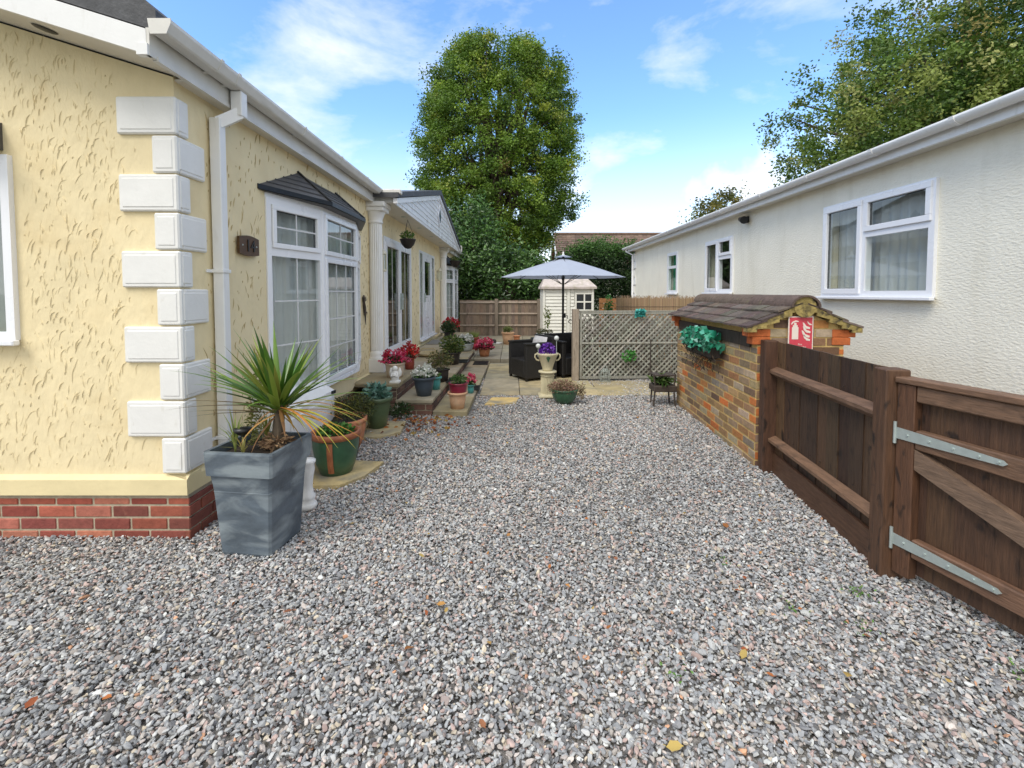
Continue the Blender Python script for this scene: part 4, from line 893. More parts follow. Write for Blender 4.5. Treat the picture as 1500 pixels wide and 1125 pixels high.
# big lead-grey pot with cordyline
bgp=thing('square_planter','large square lead-grey planter with spiky cordyline at the house corner','planter',(-1.47,2.68,0),rz=R(-7))
def sq(b,prof,n=4,mi=0):
    vs=[];fs=[]
    for r,z,c in prof:
        for sx,sy in ((-1,-1),(1,-1),(1,1),(-1,1)):
            # chamfered corners
            for (dx,dy) in ((c,0),(0,c)) if sx*sy<0 else ((0,c),(c,0)):
                vs.append((sx*(r-dx),sy*(r-dy),z))
    k=8
    for i in range(len(prof)-1):
        for j in range(k): fs.append((i*k+j,i*k+(j+1)%k,(i+1)*k+(j+1)%k,(i+1)*k+j))
    b.add(vs,fs,mi=mi)
b=MB(); sq(b,[(.001,.0,0),(.146,0,.012),(.151,.015,.012),(.172,.36,.012),(.1735,.368,.012),(.1725,.372,.012),(.184,.462,.012),(.198,.466,.012),(.205,.590,.012),(.203,.600,.012),(.183,.600,.01),(.18,.52,.01)])
b.build('pot_body',M['leadpot'],bgp)
b=MB(); sq(b,[(.181,.555,.01),(.001,.565,0)]); b.build('soil',M['soil'],bgp)
cz0=Vector((.095,.02,.56))
b=MB(); b.tube([cz0,cz0+Vector((.0,0,.07)),cz0+Vector((.012,0,.20)),cz0+Vector((.012,0,.27))],[.040,.034,.030,.022],10); b.build('trunk',M['bark'],bgp)
def blades(parent,name,spec,m,w0=.022):
    b=MB()
    for (az,el,Ln_,droop,col,wd) in spec:
        n=9; p=cz0+Vector((.012,0,.20+random.uniform(0,.05))); d=Vector((math.cos(az)*math.cos(el),math.sin(az)*math.cos(el),math.sin(el)))
        side=Vector((-math.sin(az),math.cos(az),0)); vs=[]
        for i in range(n+1):
            t_=i/n; wv=wd*(.45+.75*math.sin(math.pi*min(1,t_*.9+.12)))*(1-t_**4)+.0008
            nrm=side.cross(d).normalized()
            vs+=[p-side*wv/2,p-nrm*wv*.22,p+side*wv/2]
            p=p+d*(Ln_/n); d=(d+Vector((0,0,-droop*(.35+t_)/n*1.6))).normalized()
        fs=[]
        for i in range(n): q=3*i; fs+=[(q,q+1,q+4,q+3),(q+1,q+2,q+5,q+4)]
        b.add(vs,fs,col=col,smooth=True)
    return b.build(name,m,parent)
sp_=[]
for k in range(64):
    el=R(random.triangular(18,88,64)); L0=random.uniform(.36,.54) ; 
    g_=random.choice([(.10,.21,.03),(.16,.27,.04),(.22,.30,.05),(.06,.14,.025),(.30,.34,.06)])
    sp_.append((random.uniform(0,6.283),el,L0*(.85 if el>R(75) else 1.05),random.uniform(.1,.7)*(1.2-el/1.6),vary(g_,.15),random.uniform(.022,.035)))
for az in (170,176,160,183,150,195): sp_.append((R(az+random.uniform(-4,4)),R(random.uniform(22,38)),random.uniform(.55,.66),random.uniform(.2,.5),vary((.08,.15,.03),.2),.02))
for az in (8,-6,20,-18,32): sp_.append((R(az+random.uniform(-4,4)),R(random.uniform(18,45)),random.uniform(.5,.62),random.uniform(.3,.7),vary((.16,.26,.04),.2),.018))
blades(bgp,'leaves',sp_,M['glossleaf'])
sp_=[]
for k in range(15): sp_.append((random.uniform(-.7,.8),R(random.uniform(-8,18)),random.uniform(.42,.62),random.uniform(.5,1.1),vary(random.choice([(.45,.38,.04),(.52,.33,.03),(.50,.22,.04),(.33,.34,.06)]),.15),random.uniform(.009,.015)))
for az in (181,186,200,215,165): sp_.append((R(az),R(random.uniform(-2,14)),random.uniform(.5,.6),random.uniform(.1,.3),vary((.14,.10,.045),.2),.013))
for k in range(11): sp_.append((random.choice([random.uniform(2.0,4.2),random.uniform(-.9,.7)]),R(random.uniform(-45,-5)),random.uniform(.16,.30),1.2,vary(random.choice([(.42,.22,.07),(.30,.16,.07),(.50,.30,.06)]),.2),.016))
blades(bgp,'yellowing_leaves',sp_,M['leafdry'])
n=500; P=np.stack([rng.normal(-.10,.022,n),rng.normal(.10,.022,n),rng.uniform(.56,.98,n)],1); P[:,0]+=.02*np.sin(P[:,2]*17); P[:,1]+=.012*np.sin(P[:,2]*23)
leafmesh('climbing_stems',P,.03*rng.uniform(.6,1.2,n),pick([(.20,.22,.05),(.30,.28,.10),(.12,.15,.03)],n),bgp,M['leaf'],aspect=.4)
b=MB()
for (x0,y0,hh,cc,nb) in ((-.10,-.08,.26,(.35,.42,.12),26),(.00,.06,.22,(.28,.30,.07),22),(-.02,-.12,.16,(.40,.36,.12),12)):
    for k in range(nb):
        az=random.uniform(0,6.28); rr=random.uniform(.02,.13); hz_=hh*random.uniform(.6,1.1); c_=vary(cc,.2)
        pts=[Vector((x0+rr*math.cos(az)*t_*t_,y0+rr*math.sin(az)*t_*t_,.56+hz_*(t_-.25*t_*t_*rr/.13))) for t_ in (0,.35,.7,1)]
        sd_=Vector((-math.sin(az),math.cos(az),0)); vs=[]
        for i,p in enumerate(pts): wv=(.004,.005,.004,.0005)[i]; vs+=[p-sd_*wv,p+sd_*wv]
        b.add(vs,[(0,1,3,2),(2,3,5,4),(4,5,7,6)],col=c_)
b.build('grass_tufts',M['leaf'],bgp)
foliage(bgp,(.10,.0,.56),.09,.10,170,.045,[(.28,.18,.10),(.40,.26,.14),(.20,.12,.07)],'dry_litter',M['leafdry'],.3)
sol=thing('solar_light','black solar stake light among the leaves of the square planter','solar light',(-1.528,2.60,.56))
b=MB(); b.tube([(0,0,0),(0,0,.115)],.009,8); b.build('stake',M['dmetal'],sol); b=MB(); b.lathe([(.018,.105),(.042,.125),(.046,.142),(.001,.150)],20); b.build('lamp_head',M['black'],sol)
# white statuette behind the planter
b=MB(); b.lathe([(.001,0),(.058,0),(.062,.02),(.058,.035),(.042,.045),(.050,.07),(.052,.085),(.040,.10),(.034,.15),(.040,.21),(.050,.27),(.046,.30),(.056,.315),(.056,.33),(.001,.335)],24)
o=b.build('white_pedestal',M['white']); o.location=(-1.40,3.12,0); tag(o,'white turned pedestal half hidden behind the square planter','pedestal')
# orange rimmed green pot
p=pot('glazed_bowl_pot','green glazed bowl pot with orange rim on a yellow flagstone',(-1.43,3.72,.022),.185,.125,.335,M['greenpot'],'bowl',rimmat=M['rimglaze'])
b=MB()
for k in range(3):
    a=R(-84+120*k); e=MB(Matrix.Rotation(a,4,'Z'))
    vs=[]; pr=[(.140,.03),(.165,.10),(.184,.20),(.187,.28)]
    for r,z in pr: vs+=[(r,-.022,z),(r+.007,0,z),(r,.022,z)]
    e.add(vs,[f for i in range(3) for f in ((3*i,3*i+1,3*i+4,3*i+3),(3*i+1,3*i+2,3*i+5,3*i+4))]); b.v+=[]; n0=len(b.v); b.v+=e.v; b.f+=[tuple(i+n0 for i in f) for f in e.f]; b.c+=e.c; b.m+=e.m; b.sm+=e.sm
b.build('moulded_band',M['rimglaze'],p)
foliage(p,(0,0,.295),.15,.09,420,.030,[(.07,.20,.03),(.10,.26,.05),(.04,.11,.02)],asp=.75); 
p=pot('terracotta_bowl','wide terracotta bowl with dark mossy shrub against the meter box',(-1.60,4.32,0),.22,.15,.30,M['terr'],'bowl')
foliage(p,(.06,.10,.24),.24,.26,1300,.024,[(.05,.065,.02),(.09,.10,.025),(.16,.17,.04),(.03,.04,.015)],asp=.45)
p=pot('tall_green_pot','tall olive green glazed pot of blue-green succulents beside the steps',(-1.46,4.98,.02),.155,.095,.33,M['olivepot'])
foliage(p,(0,.0,.28),.15,.20,260,.075,[(.10,.22,.17),(.16,.30,.24),(.05,.12,.08),(.20,.34,.28)],asp=.5,m=M['glossleaf'])
foliage(p,(-.14,-.22,.10),.15,.32,800,.024,MOSS,'mossy_spray',asp=.35)
b=MB(); 
for k in range(60):
    x=random.uniform(-.26,-.02); y=random.uniform(-.42,-.14); z=random.uniform(-.02,.22); b.tube([(x,y,z),(x+random.uniform(-.05,.05),y+random.uniform(-.05,.05),z+random.uniform(.03,.10))],.002,4,col=(.14,.12,.04))
b.build('twigs',M['leafdry'],p)
# statue on landing
an=MB(); an.box(-.06,.06,-.05,.05,0,.03,bev=.006); an.lathe([(.045,.03),(.05,.07),(.038,.12),(.030,.15)],14); an.ball((0,-.005,.175),.034); an.ball((.0,-.03,.10),.026)
for s_ in (-1,1): an.lathe([(.001,0),(.022,.02),(.026,.06),(.012,.10),(.001,.115)],8,(s_*.052,.02,.07),sy=.5); an.tube([(s_*.03,-.02,.12),(s_*.035,-.055,.08),(0,-.06,.10)],[.013,.011,.009],6)
o=an.build('garden_statue',M['quoin']); o.location=(-1.42,5.60,.378); tag(o,'small white winged garden statue on the end of the landing','statue')
p=pot('oval_trough','pale stone trough of pink begonias on the landing',(-1.52,6.0,.378),.15,.12,.19,M['creampot'],'bowl',n=28,sx=.8)
foliage(p,(0,0,.15),.15,.14,240,.05,[(.05,.07,.03),(.09,.05,.03),(.05,.12,.03)]); flowers(p,(0,0,.21),.18,.15,62,.05,PINK+RED[:1])
p=pot('red_brown_pot','small red-brown pot of scarlet flowers on the landing behind the trough',(-1.47,6.62,.378),.08,.06,.17,M['redpot'])
foliage(p,(0,0,.14),.10,.16,130,.05,[(.05,.10,.03),(.06,.05,.03)]); flowers(p,(0,0,.20),.13,.17,46,.055,[(.62,.05,.03),(.55,.02,.03)])
p=pot('ribbed_pot','dark blue-grey pot of white flowers on the front of the lower step',(-1.10,5.76,.19),.137,.088,.235,M['bluepot'],n=48)
foliage(p,(0,0,.19),.15,.15,320,.045,[(.05,.13,.03),(.08,.18,.04)]); flowers(p,(0,0,.25),.15,.12,34,.058,WHT,petals=8)
p=pot('turquoise_pot','turquoise glazed pot tucked behind the blue-grey pot on the lower step',(-1.015,6.12,.19),.075,.055,.17,M['turq'])
foliage(p,(0,0,.14),.07,.10,60,.04,GR)
p=pot('square_dark_pot','dark brown pot with a straggly olive shrub on the lower step',(-1.03,6.66,.19),.125,.10,.19,M['darkpot'],n=4)
foliage(p,(0,0,.16),.20,.30,620,.035,[(.16,.17,.05),(.10,.11,.03),(.22,.17,.07),(.07,.10,.03)],asp=.4)
def matpad(x,y,z,w,d,lab,g=None):
    b=MB(); b.box(-w/2,w/2,-d/2,d/2,0,.012,bev=.003)
    for k in range(6): b.box(-w/2+.02,w/2-.02,-d/2+.02+k*(d-.04)/6,-d/2+.03+k*(d-.04)/6,.012,.016)
    o=b.build('rubber_mat',M['black']); o.location=(x,y,z); tag(o,lab,'mat',g)
matpad(-.86,6.72,.192,.16,.40,'black rubber mat beside the square dark pot on the lower step')
matpad(-.98,8.62,.192,.34,.42,'black rubber mat behind the round black pot on the lower step')
matpad(-.625,9.30,.054,.30,.46,'black rubber mat on the stone path in front of the cyclamen pot')
matpad(-.55,6.85,.054,.15,.34,'small black mat behind the teal pot on the stone path')
p=pot('round_black_pot','round black pot with a bright green leafy shrub on the lower step',(-1.08,8.30,.19),.155,.12,.22,M['darkpot'])
foliage(p,(0,0,.17),.24,.36,700,.06,[(.10,.17,.04),(.16,.23,.06),(.06,.10,.02),(.24,.25,.08)],asp=.4)
p=pot('terracotta_pot','pale terracotta pot standing on the near end of the stone path',(-.67,5.66,.052),.115,.080,.205,M['terrpale'])
q=pot('crimson_pot','crimson glazed pot stacked inside the pale terracotta pot',(-.66,5.66,.225),.118,.085,.145,M['magpot'],'bowl',rim=.01)
foliage(q,(0,0,.12),.11,.13,330,.030,[(.07,.16,.04),(.11,.20,.05),(.04,.08,.02)])
p=pot('teal_pot','small teal pot of pink flowers at the edge of the stone path',(-.585,6.52,.052),.052,.04,.12,M['turq'])
foliage(p,(0,0,.09),.08,.12,60,.05,[(.05,.10,.03)]); flowers(p,(.0,0,.18),.07,.09,18,.045,PINK)
p=pot('cyclamen_pot','terracotta pot of magenta cyclamen at the top of the stone path',(-.60,10.05,.092),.135,.095,.19,M['terr'])
foliage(p,(0,0,.13),.21,.16,190,.08,[(.20,.02,.05),(.06,.08,.03),(.10,.03,.03)]); flowers(p,(0,0,.20),.19,.20,52,.075,PINK)
p=pot('white_bowl','pale grey bowl of white flowers at the far end of the lower step',(-1.02,10.2,.19),.17,.11,.17,M['whitepot'],'bowl')
foliage(p,(0,0,.13),.19,.18,260,.06,GR); flowers(p,(0,0,.23),.18,.12,26,.085,WHT)
p=pot('grass_pot','red pot with a tuft of fine yellow-green grass on the terrace',(-.93,11.1,.092),.14,.11,.32,M['redpot'])
b=MB()
for k in range(150):
    a=random.uniform(0,6.28); r_=random.uniform(0,.10); rr=random.uniform(.02,.14); hh=random.uniform(.12,.22); x,y=r_*math.cos(a),r_*math.sin(a)
    b.add([(x-.005,y,.28),(x+.005,y,.28),(x+rr*math.cos(a),y+rr*math.sin(a),.28+hh)],[(0,1,2)],col=vary((.26,.34,.09),.2))
b.build('grass_tuft',M['leaf'],p)
p=pot('far_terracotta_pot','terracotta pot of red flowers on the landing under the far bay window',(-1.62,12.2,.378),.135,.10,.22,M['terrpale'])
foliage(p,(0,0,.15),.20,.18,180,.07,[(.05,.09,.03),(.12,.05,.03)]); flowers(p,(0,0,.20),.24,.22,44,.085,RED)
p=pot('leafy_dark_pot','dark pot of deep green foliage on the landing near the front door',(-1.50,11.0,.378),.12,.10,.16,M['darkpot'])
foliage(p,(0,0,.10),.20,.34,520,.06,[(.03,.06,.02),(.05,.09,.03),(.07,.11,.04)])
p=pot('terrace_pot','tall pale terracotta pot with a cane standing on the terrace',(-.11,12.4,.092),.165,.115,.33,M['terrpale'])
foliage(p,(0,0,.30),.14,.20,130,.07,[(.26,.30,.10),(.14,.18,.05)])
b=MB(); b.tube([(.0,.02,.3),(-.0,.03,.86)],.006,5,col=(.25,.2,.12)); b.build('cane',M['leafdry'],p)
p=pot('small_terrace_pot','small terracotta pot behind the tall pale pot on the terrace',(.13,13.0,.092),.10,.075,.18,M['terr'])
b=MB(); b.lathe([(.001,0),(.12,0),(.16,.025),(.15,.03),(.11,.01),(.001,.01)],24); b.lathe([(.05,.01),(.06,.08),(.04,.12),(.001,.13)],14,(-.06,.02,0),mi=1)
o=b.build('plant_saucer',[M['white'],M['darkpot']]); o.location=(-.42,12.5,.092); tag(o,'white saucer holding a dark jar on the terrace','saucer')
b=MB(); b.lathe([(.001,0),(.13,0),(.17,.03),(.175,.055),(.165,.055),(.155,.035),(.001,.02)],20,sy=1.5)
b.tube([(-.16,0,.05),(-.1,0,.12),(.1,0,.12),(.16,0,.05)],.008,6)
o=b.build('wicker_tray',mat('wicker',(.42,.33,.18),.8,var=.4,vscale=40,bump=.004,bscale=60)); o.location=(-1.46,8.05,.378); tag(o,'shallow wicker tray lying on the landing by the french doors','tray')
b=MB(); b.box(-.2,.2,-.45,.45,0,.016,bev=.004)
o=b.build('door_mat',M['darkroom']); o.location=(-1.62,10.2,.379); tag(o,'grey door mat on the landing outside the front door','mat')
# little white-flowered ground plant by the step
gpn=thing('ground_plant','low dark green plant with tiny white flowers at the foot of the steps','plant',(-1.30,5.40,0))
foliage(gpn,(0,0,0),.15,.20,320,.032,[(.03,.07,.02),(.05,.10,.03)]); flowers(gpn,(0,0,.06),.14,.12,14,.022,WHT,petals=4)

# ============================================================ furniture
def armchair(loc,rz,lab,cush=True):
    t_=thing('rattan_armchair',lab,'armchair',loc,rz,group='black rattan chairs on the patio')
    b=MB(); b.box(-.31,.31,.22,.31,.04,.72,bev=.01); b.build('backrest',M['rattan'],t_)
    for s_ in (-1,1): b=MB(); b.box(s_*.31,s_*.24,-.30,.219,.04,.60,bev=.01); b.box(s_*.325,s_*.225,-.31,.218,.60,.63,bev=.008); b.build('armrest',M['rattan'],t_)
    b=MB(); b.box(-.238,.238,-.30,.218,.05,.34,bev=.01); b.build('seat',M['rattan'],t_)
    for sx in (-.28,.28):
        for sy in (-.27,.27): b=MB(); b.box(sx-.02,sx+.02,sy-.02,sy+.02,0,.04); b.build('leg',M['dmetal'],t_)
    if cush:
        b=MB(Matrix.Translation((0,.13,.52))@Matrix.Rotation(R(-14),4,'X')); n=8;vs=[]
        for i in range(n+1):
            for j in range(n+1):
                x=-1+2*i/n;z=-1+2*j/n; e=(1-abs(x)**4)*(1-abs(z)**4)
                vs.append((x*.21,-.06*e**.5,z*.19))
        m0=len(vs); vs+=[(x,-y,z) for x,y,z in vs]; f=[]
        for i in range(n):
            for j in range(n):
                q=i*(n+1)+j; f+=[(q,q+n+1,q+n+2,q+1),(q+m0+1,q+m0+n+2,q+m0+n+1,q+m0)]
        b.add(vs,f,smooth=True); b.build('cushion',M['cushion'],t_)
    return t_
armchair((.35,7.98,.010),R(-62),'black rattan armchair with silver cushion beside the stone path',True)
armchair((1.00,8.30,.010),R(28),'black rattan armchair against the trellis post under the parasol',False)
tb=thing('patio_table','low black rattan table under the parasol','table',(.62,8.72,.01))
b=MB(); b.box(-.26,.26,-.26,.26,.56,.60,bev=.006); b.build('tabletop',M['rattan'],tb)
for sx in (-.22,.22):
    for sy in (-.22,.22): b=MB(); b.box(sx-.025,sx+.025,sy-.025,sy+.025,0,.56); b.build('leg',M['rattan'],tb)
p=pot('table_trough','white trough of small plants on the patio table',(.60,8.66,.61),.14,.12,.10,M['white'],n=24)
foliage(p,(0,0,.08),.17,.12,200,.035,[(.16,.15,.06),(.09,.12,.04)])
foliage(p,(.06,0,.2),.07,.45,90,.05,[(.40,.46,.10),(.26,.36,.08)],name='tall_stems')
pa=thing('parasol','pale blue-grey octagonal parasol on a black pole over the patio','parasol',(.94,8.55,.01))
N8=8; Rr=1.15; zr_=1.745; zt_=2.10
b=MB(); vs=[];fs=[];K_=6;sub=6
def cpt(a,t_):
    # scalloped panels between ribs
    k=a/(2*math.pi)*N8; fr_=k-math.floor(k); a0=math.floor(k)*2*math.pi/N8; a1=a0+2*math.pi/N8
    p0=Vector((math.cos(a0),math.sin(a0))); p1=Vector((math.cos(a1),math.sin(a1))); p_=p0.lerp(p1,fr_)
    zz_=zr_+(zt_-zr_)*(1-t_)**1.0+.012*math.sin(math.pi*t_)-.004*t_*t_*math.sin(math.pi*fr_)
    return (p_.x*Rr*t_,p_.y*Rr*t_,zz_)
tot=N8*sub
for i in range(K_+1):
    for k in range(tot): vs.append(cpt(2*math.pi*(k+1e-6)/tot+1e-9,.07+.93*i/K_))
for i in range(K_):
    for k in range(tot): fs.append((i*tot+k,i*tot+(k+1)%tot,(i+1)*tot+(k+1)%tot,(i+1)*tot+k))
b.add(vs,fs,smooth=False); b.build('canopy',M['parasol'],pa)
b=MB(); tot8=8; vs=[(.0,0,zt_+.055)]+[(.17*math.cos(2*math.pi*k/8),.17*math.sin(2*math.pi*k/8),zt_+.015) for k in range(8)]; b.add(vs,[(0,1+k,1+(k+1)%8) for k in range(8)]); b.build('vent_cap',M['parasol'],pa)
b=MB(); b.lathe([(.018,zt_+.04),(.026,zt_+.06),(.012,zt_+.085),(.016,zt_+.10),(.001,zt_+.12)],12); b.build('finial',M['quoin'],pa)
b=MB(); b.tube([(0,0,.03),(0,0,zt_+.03)],.021,12); b.build('pole',M['dmetal'],pa)
b=MB(); b.box(.0,.05,-.03,.03,1.0,1.08,bev=.01); b.tube([(.05,0,1.04),(.085,0,1.04),(.085,0,.98)],.007,6); b.build('crank',M['dmetal'],pa)
for k in range(8):
    a=2*math.pi*k/8; b=MB(); b.tube([(.03*math.cos(a),.03*math.sin(a),zt_-.0),(Rr*.985*math.cos(a),Rr*.985*math.sin(a),zr_-.008)],.006,5); b.tube([(.03*math.cos(a),.03*math.sin(a),1.62),(Rr*.5*math.cos(a),Rr*.5*math.sin(a),zr_+(zt_-zr_)*.5-.01)],.005,5); b.build('rib',M['dmetal'],pa)
b=MB(); b.lathe([(.001,0),(.24,0),(.25,.03),(.10,.06),(.03,.09),(.03,.30),(.001,.30)],28); b.build('base',M['dmetal'],pa)
# tall metal scroll stake seen beside the pole
b=MB(); b.tube([(0,0,0),(0,0,.55),(.02,0,.80),(-.02,0,.97),(-.10,0,1.0)],.010,6); b.tube([(-.10,0,1.0),(-.13,0,.96),(-.09,0,.93)],.008,6)
o=b.build('hanging_stake',M['dmetal']); o.location=(1.10,8.0,.01); tag(o,'black shepherd hook stake between parasol pole and trellis post','garden stake')
# pedestal + urn
pdl=MB(); pdl.box(-.125,.125,-.125,.125,0,.03,bev=.006)
n=28;vs=[]
for z,r_ in ((.03,.112),(.05,.098),(.29,.094)):
    for k in range(n*2): rr=r_ if k%2 else r_-.008*(z>.04); a=math.pi*k/n; vs.append((rr*math.cos(a),rr*math.sin(a),z))
pdl.add(vs,[(i*2*n+k,i*2*n+(k+1)%(2*n),(i+1)*2*n+(k+1)%(2*n),(i+1)*2*n+k) for i in range(2) for k in range(2*n)])
pdl.lathe([(.094,.29),(.105,.30),(.094,.31),(.098,.335),(.128,.345),(.128,.365),(.001,.37)],28)
o=pdl.build('pedestal',M['urn']); o.location=(.50,6.50,.008); tag(o,'cream fluted stone pedestal at the edge of the patio','pedestal')
un=thing('urn','cream two-handled urn of purple flowers on the fluted pedestal','urn',(.50,6.50,.378))
b=MB(); b.lathe([(.001,0),(.07,0),(.072,.02),(.075,.04),(.10,.12),(.135,.205),(.150,.225),(.155,.245),(.146,.25),(.135,.235),(.001,.23)],28); b.build('bowl',M['urn'],un)
for s_ in (-1,1): b=MB(); b.tube([(s_*.140,0,.235),(s_*.172,0,.225),(s_*.178,0,.19),(s_*.155,0,.15),(s_*.118,0,.14)],.011,8); b.build('handle',M['urn'],un)
b=MB(); b.prism([(-.03,-.145,.20),(0,-.132,.13),(.03,-.145,.20),(0,-.15,.215)],(0,.012,0)); b.build('moulded_leaf',M['greenpot'],un)
P=rng.normal(size=(200,3)); P/=np.linalg.norm(P,axis=1,keepdims=True); P[:,2]=np.abs(P[:,2]); P=P*np.array([.115,.115,.14])+np.array([0,0,.24])
leafmesh('purple_flowers',P,.05,pick([(.10,.01,.30),(.16,.03,.42),(.05,.005,.16),(.25,.10,.50)],200),un,M['purple'],aspect=.7)
for k,(x,lab) in enumerate(((-.135,'clear solar globe stake on the left handle side of the urn'),(.12,'clear solar globe stake rising beside the purple flowers of the urn'))):
    sgn=thing('solar_globe',lab,'solar light',(.50+x,6.44,.60),group='solar globe stakes in the urn'); hgt=.13 if k==0 else .24
    b=MB(); b.tube([(0,0,-.02),(0,0,hgt-.03)],.006,6); b.build('stake',M['galv'],sgn); b=MB(); b.ball((0,0,hgt),.034); b.build('globe',M['glassball'],sgn)
# heather bowl
p=pot('heather_bowl','dark green bowl of faded pink heather on the gravel by the pedestal',(.70,6.16,0),.175,.10,.19,M['greenpot'],'bowl')
foliage(p,(-.02,0,.11),.215,.20,1900,.026,[(.36,.20,.15),(.28,.16,.12),(.42,.28,.20),(.18,.12,.07),(.15,.14,.05)],'faded_heather',M['leafdry'],.4)
foliage(p,(.22,.0,.02),.07,.26,300,.026,[(.16,.13,.06),(.24,.16,.11)],'trailing_heather',M['leafdry'],.4)
# wire basket by trellis
b=MB()
for k in range(12): a=R(30*k); b.tube([(.075*math.cos(a),.06*math.sin(a),0),(.088*math.cos(a),.07*math.sin(a),.08),(.07*math.cos(a),.05*math.sin(a),.17),(.03*math.cos(a),.02*math.sin(a),.21)],.0035,4)
for z,r_ in ((0,.075),(.08,.088),(.17,.07)): b.tube([(r_*math.cos(R(24*k)),r_*.8*math.sin(R(24*k)),z) for k in range(16)],.0035,4,caps=False)
b.tube([(-.03,0,.21),(0,0,.27),(.03,0,.21)],.004,5)
o=b.build('wire_lantern',M['galv']); o.location=(1.54,7.62,.01); tag(o,'grey wire basket lantern on the ground against the trellis','lantern')
# plant stand by store
ps_=thing('plant_stand','rusty metal plant stand with a long-leaved plant between trellis and store','plant stand',(1.98,6.05,0))
for sx,sy in ((-.15,-.1),(.13,-.1),(-.12,.12),(.13,.12)): b=MB(); b.tube([(sx*1.0,sy*1.0,0),(sx*.85,sy,.25),(sx,sy,.42)],.011,6); b.build('leg',M['wire'],ps_)
b=MB(); b.box(-.15,.15,-.12,.12,.19,.27,bev=.01); b.tube([(-.13,.12,.42),(-.13,.12,.85)],.008,6); b.box(-.14,.14,-.11,.11,.395,.41); b.build('shelf',M['wire'],ps_)
foliage(ps_,(0,0,.25),.16,.16,90,.15,[(.07,.14,.03),(.16,.24,.07)],'long_leaves',m=M['glossleaf'],asp=.16)
# ============================================================ trellis
tr=thing('trellis','weathered grey diamond lattice trellis panel across the yard','trellis',(0,0,0))
TM=frame((1.13,7.72,0),(1,.055,0)); tw,thh=1.92,1.155; z0=.04
gc=[(.34,.335,.29),(.28,.275,.24),(.40,.39,.34),(.24,.235,.20)]
b=MB(TM)
for sgn,yy in ((1,.0),(-1,.012)):
    c_=-thh
    while c_<tw+thh:
        # line x = c_ + sgn*z
        pts=[]
        for z in (z0+.02,thh-.02):
            pass
        za_,zb_=z0+.02,thh-.02
        f_=lambda z:c_+(z if sgn>0 else (thh-z))
        zs_=[za_,zb_]
        # clip to 0..tw
        def clip(xa,za,xb,zb2):
            if xa>xb: xa,za,xb,zb2=xb,zb2,xa,za
            if xb<=.02 or xa>=tw-.02: return None
            if xa<.02: t_=(.02-xa)/(xb-xa); xa=.02; za=za+(zb2-za)*t_
            if xb>tw-.02: t_=(tw-.02-xa)/(xb-xa); zb2=za+(zb2-za)*t_; xb=tw-.02
            return xa,za,xb,zb2
        r_=clip(f_(za_),za_,f_(zb_),zb_)
        if r_ and abs(r_[2]-r_[0])>.03: b.bar((r_[0],yy,r_[1]),(r_[2],yy,r_[3]),.010,.024,up=(0,-1,0) if False else (0,0,1),col=vary(random.choice(gc),.15))
        c_+=.088
b.build('lattice',M['greywood'],tr)
b=MB(TM); b.box(-.0,tw,-.014,.03,thh-.04,thh,col=gc[0]); b.box(0,tw,-.014,.03,z0-.01,z0+.03,col=gc[1]); b.box(0,.035,-.014,.03,z0+.03,thh-.04,col=gc[0]); b.box(tw-.035,tw,-.014,.03,z0+.03,thh-.04,col=gc[1]); b.box(.035,tw-.035,-.020,-.008,.62,.645,col=gc[2]); b.box(0,tw,-.02,.04,thh,thh+.018,col=gc[0]); b.build('frame',M['greywood'],tr)
b=MB(TM); b.box(-.125,-.02,-.05,.06,-.03,1.20,col=(.34,.28,.22),bev=.006); tag(b.build('trellis_post',M['greywood'],None,(1.06,7.72,0)),'weathered square timber post at the left end of the trellis','post')
b=MB(TM); b.box(-.30,-.2,.3,.32,0,.02)
# backing boards seen through trellis: weathered low fence behind
bf=thing('board_fence','low weathered board fence close behind the trellis','fence',(0,0,0))
b=MB(frame((1.16,8.05,0),(1,.05,0))); x=0
while x<2.4: b.box(x,x+.11,0,.015,0,1.02,col=vary((.17,.15,.12),.25)); x+=.128
b.build('boards',M['greywood'],bf); b=MB(frame((1.16,8.066,0),(1,.05,0))); b.box(0,2.4,0,.04,.2,.27,col=(.15,.13,.1)); b.box(0,2.4,0,.04,.75,.82,col=(.15,.13,.1)); b.build('rail',M['greywood'],bf)
b=MB(); P=rng.uniform(-1,1,size=(90,3))*np.array([.075,.03,.06]); o=leafmesh('turquoise_ornament',P,.06,pick([(.03,.28,.26),(.08,.42,.38)],90),None,M['turqleaf'],aspect=.8); o.location=(2.14,7.73,1.13); tag(o,'small turquoise ornament clipped to the top rail of the trellis','ornament')
P=rng.uniform(-1,1,size=(60,3))*np.array([.11,.03,.09]); o=leafmesh('trellis_sprig',P,.07,pick([(.10,.36,.08),(.07,.24,.05)],60),None,M['leaf'],aspect=.6); o.location=(1.95,7.70,.42); tag(o,'bright green sprig poking through the middle of the trellis','plant')
# reed screen
rs_=MB()
for k in range(330):
    x=2.02+k*.0047; rs_.box(x,x+.0042,9.0+random.uniform(-.004,.004),9.006,.0,1.40+random.uniform(-.045,.03),col=vary(random.choice([(.40,.27,.16),(.46,.33,.20),(.33,.22,.13)]),.2))
for z in (.4,.8,1.2): rs_.box(2.02,3.57,8.992,8.995,z,z+.008,col=(.2,.15,.1))
tag(rs_.build('reed_screen',M['reed'],None,(2.8,9,0)),'tan split reed screening standing behind the trellis','screen')
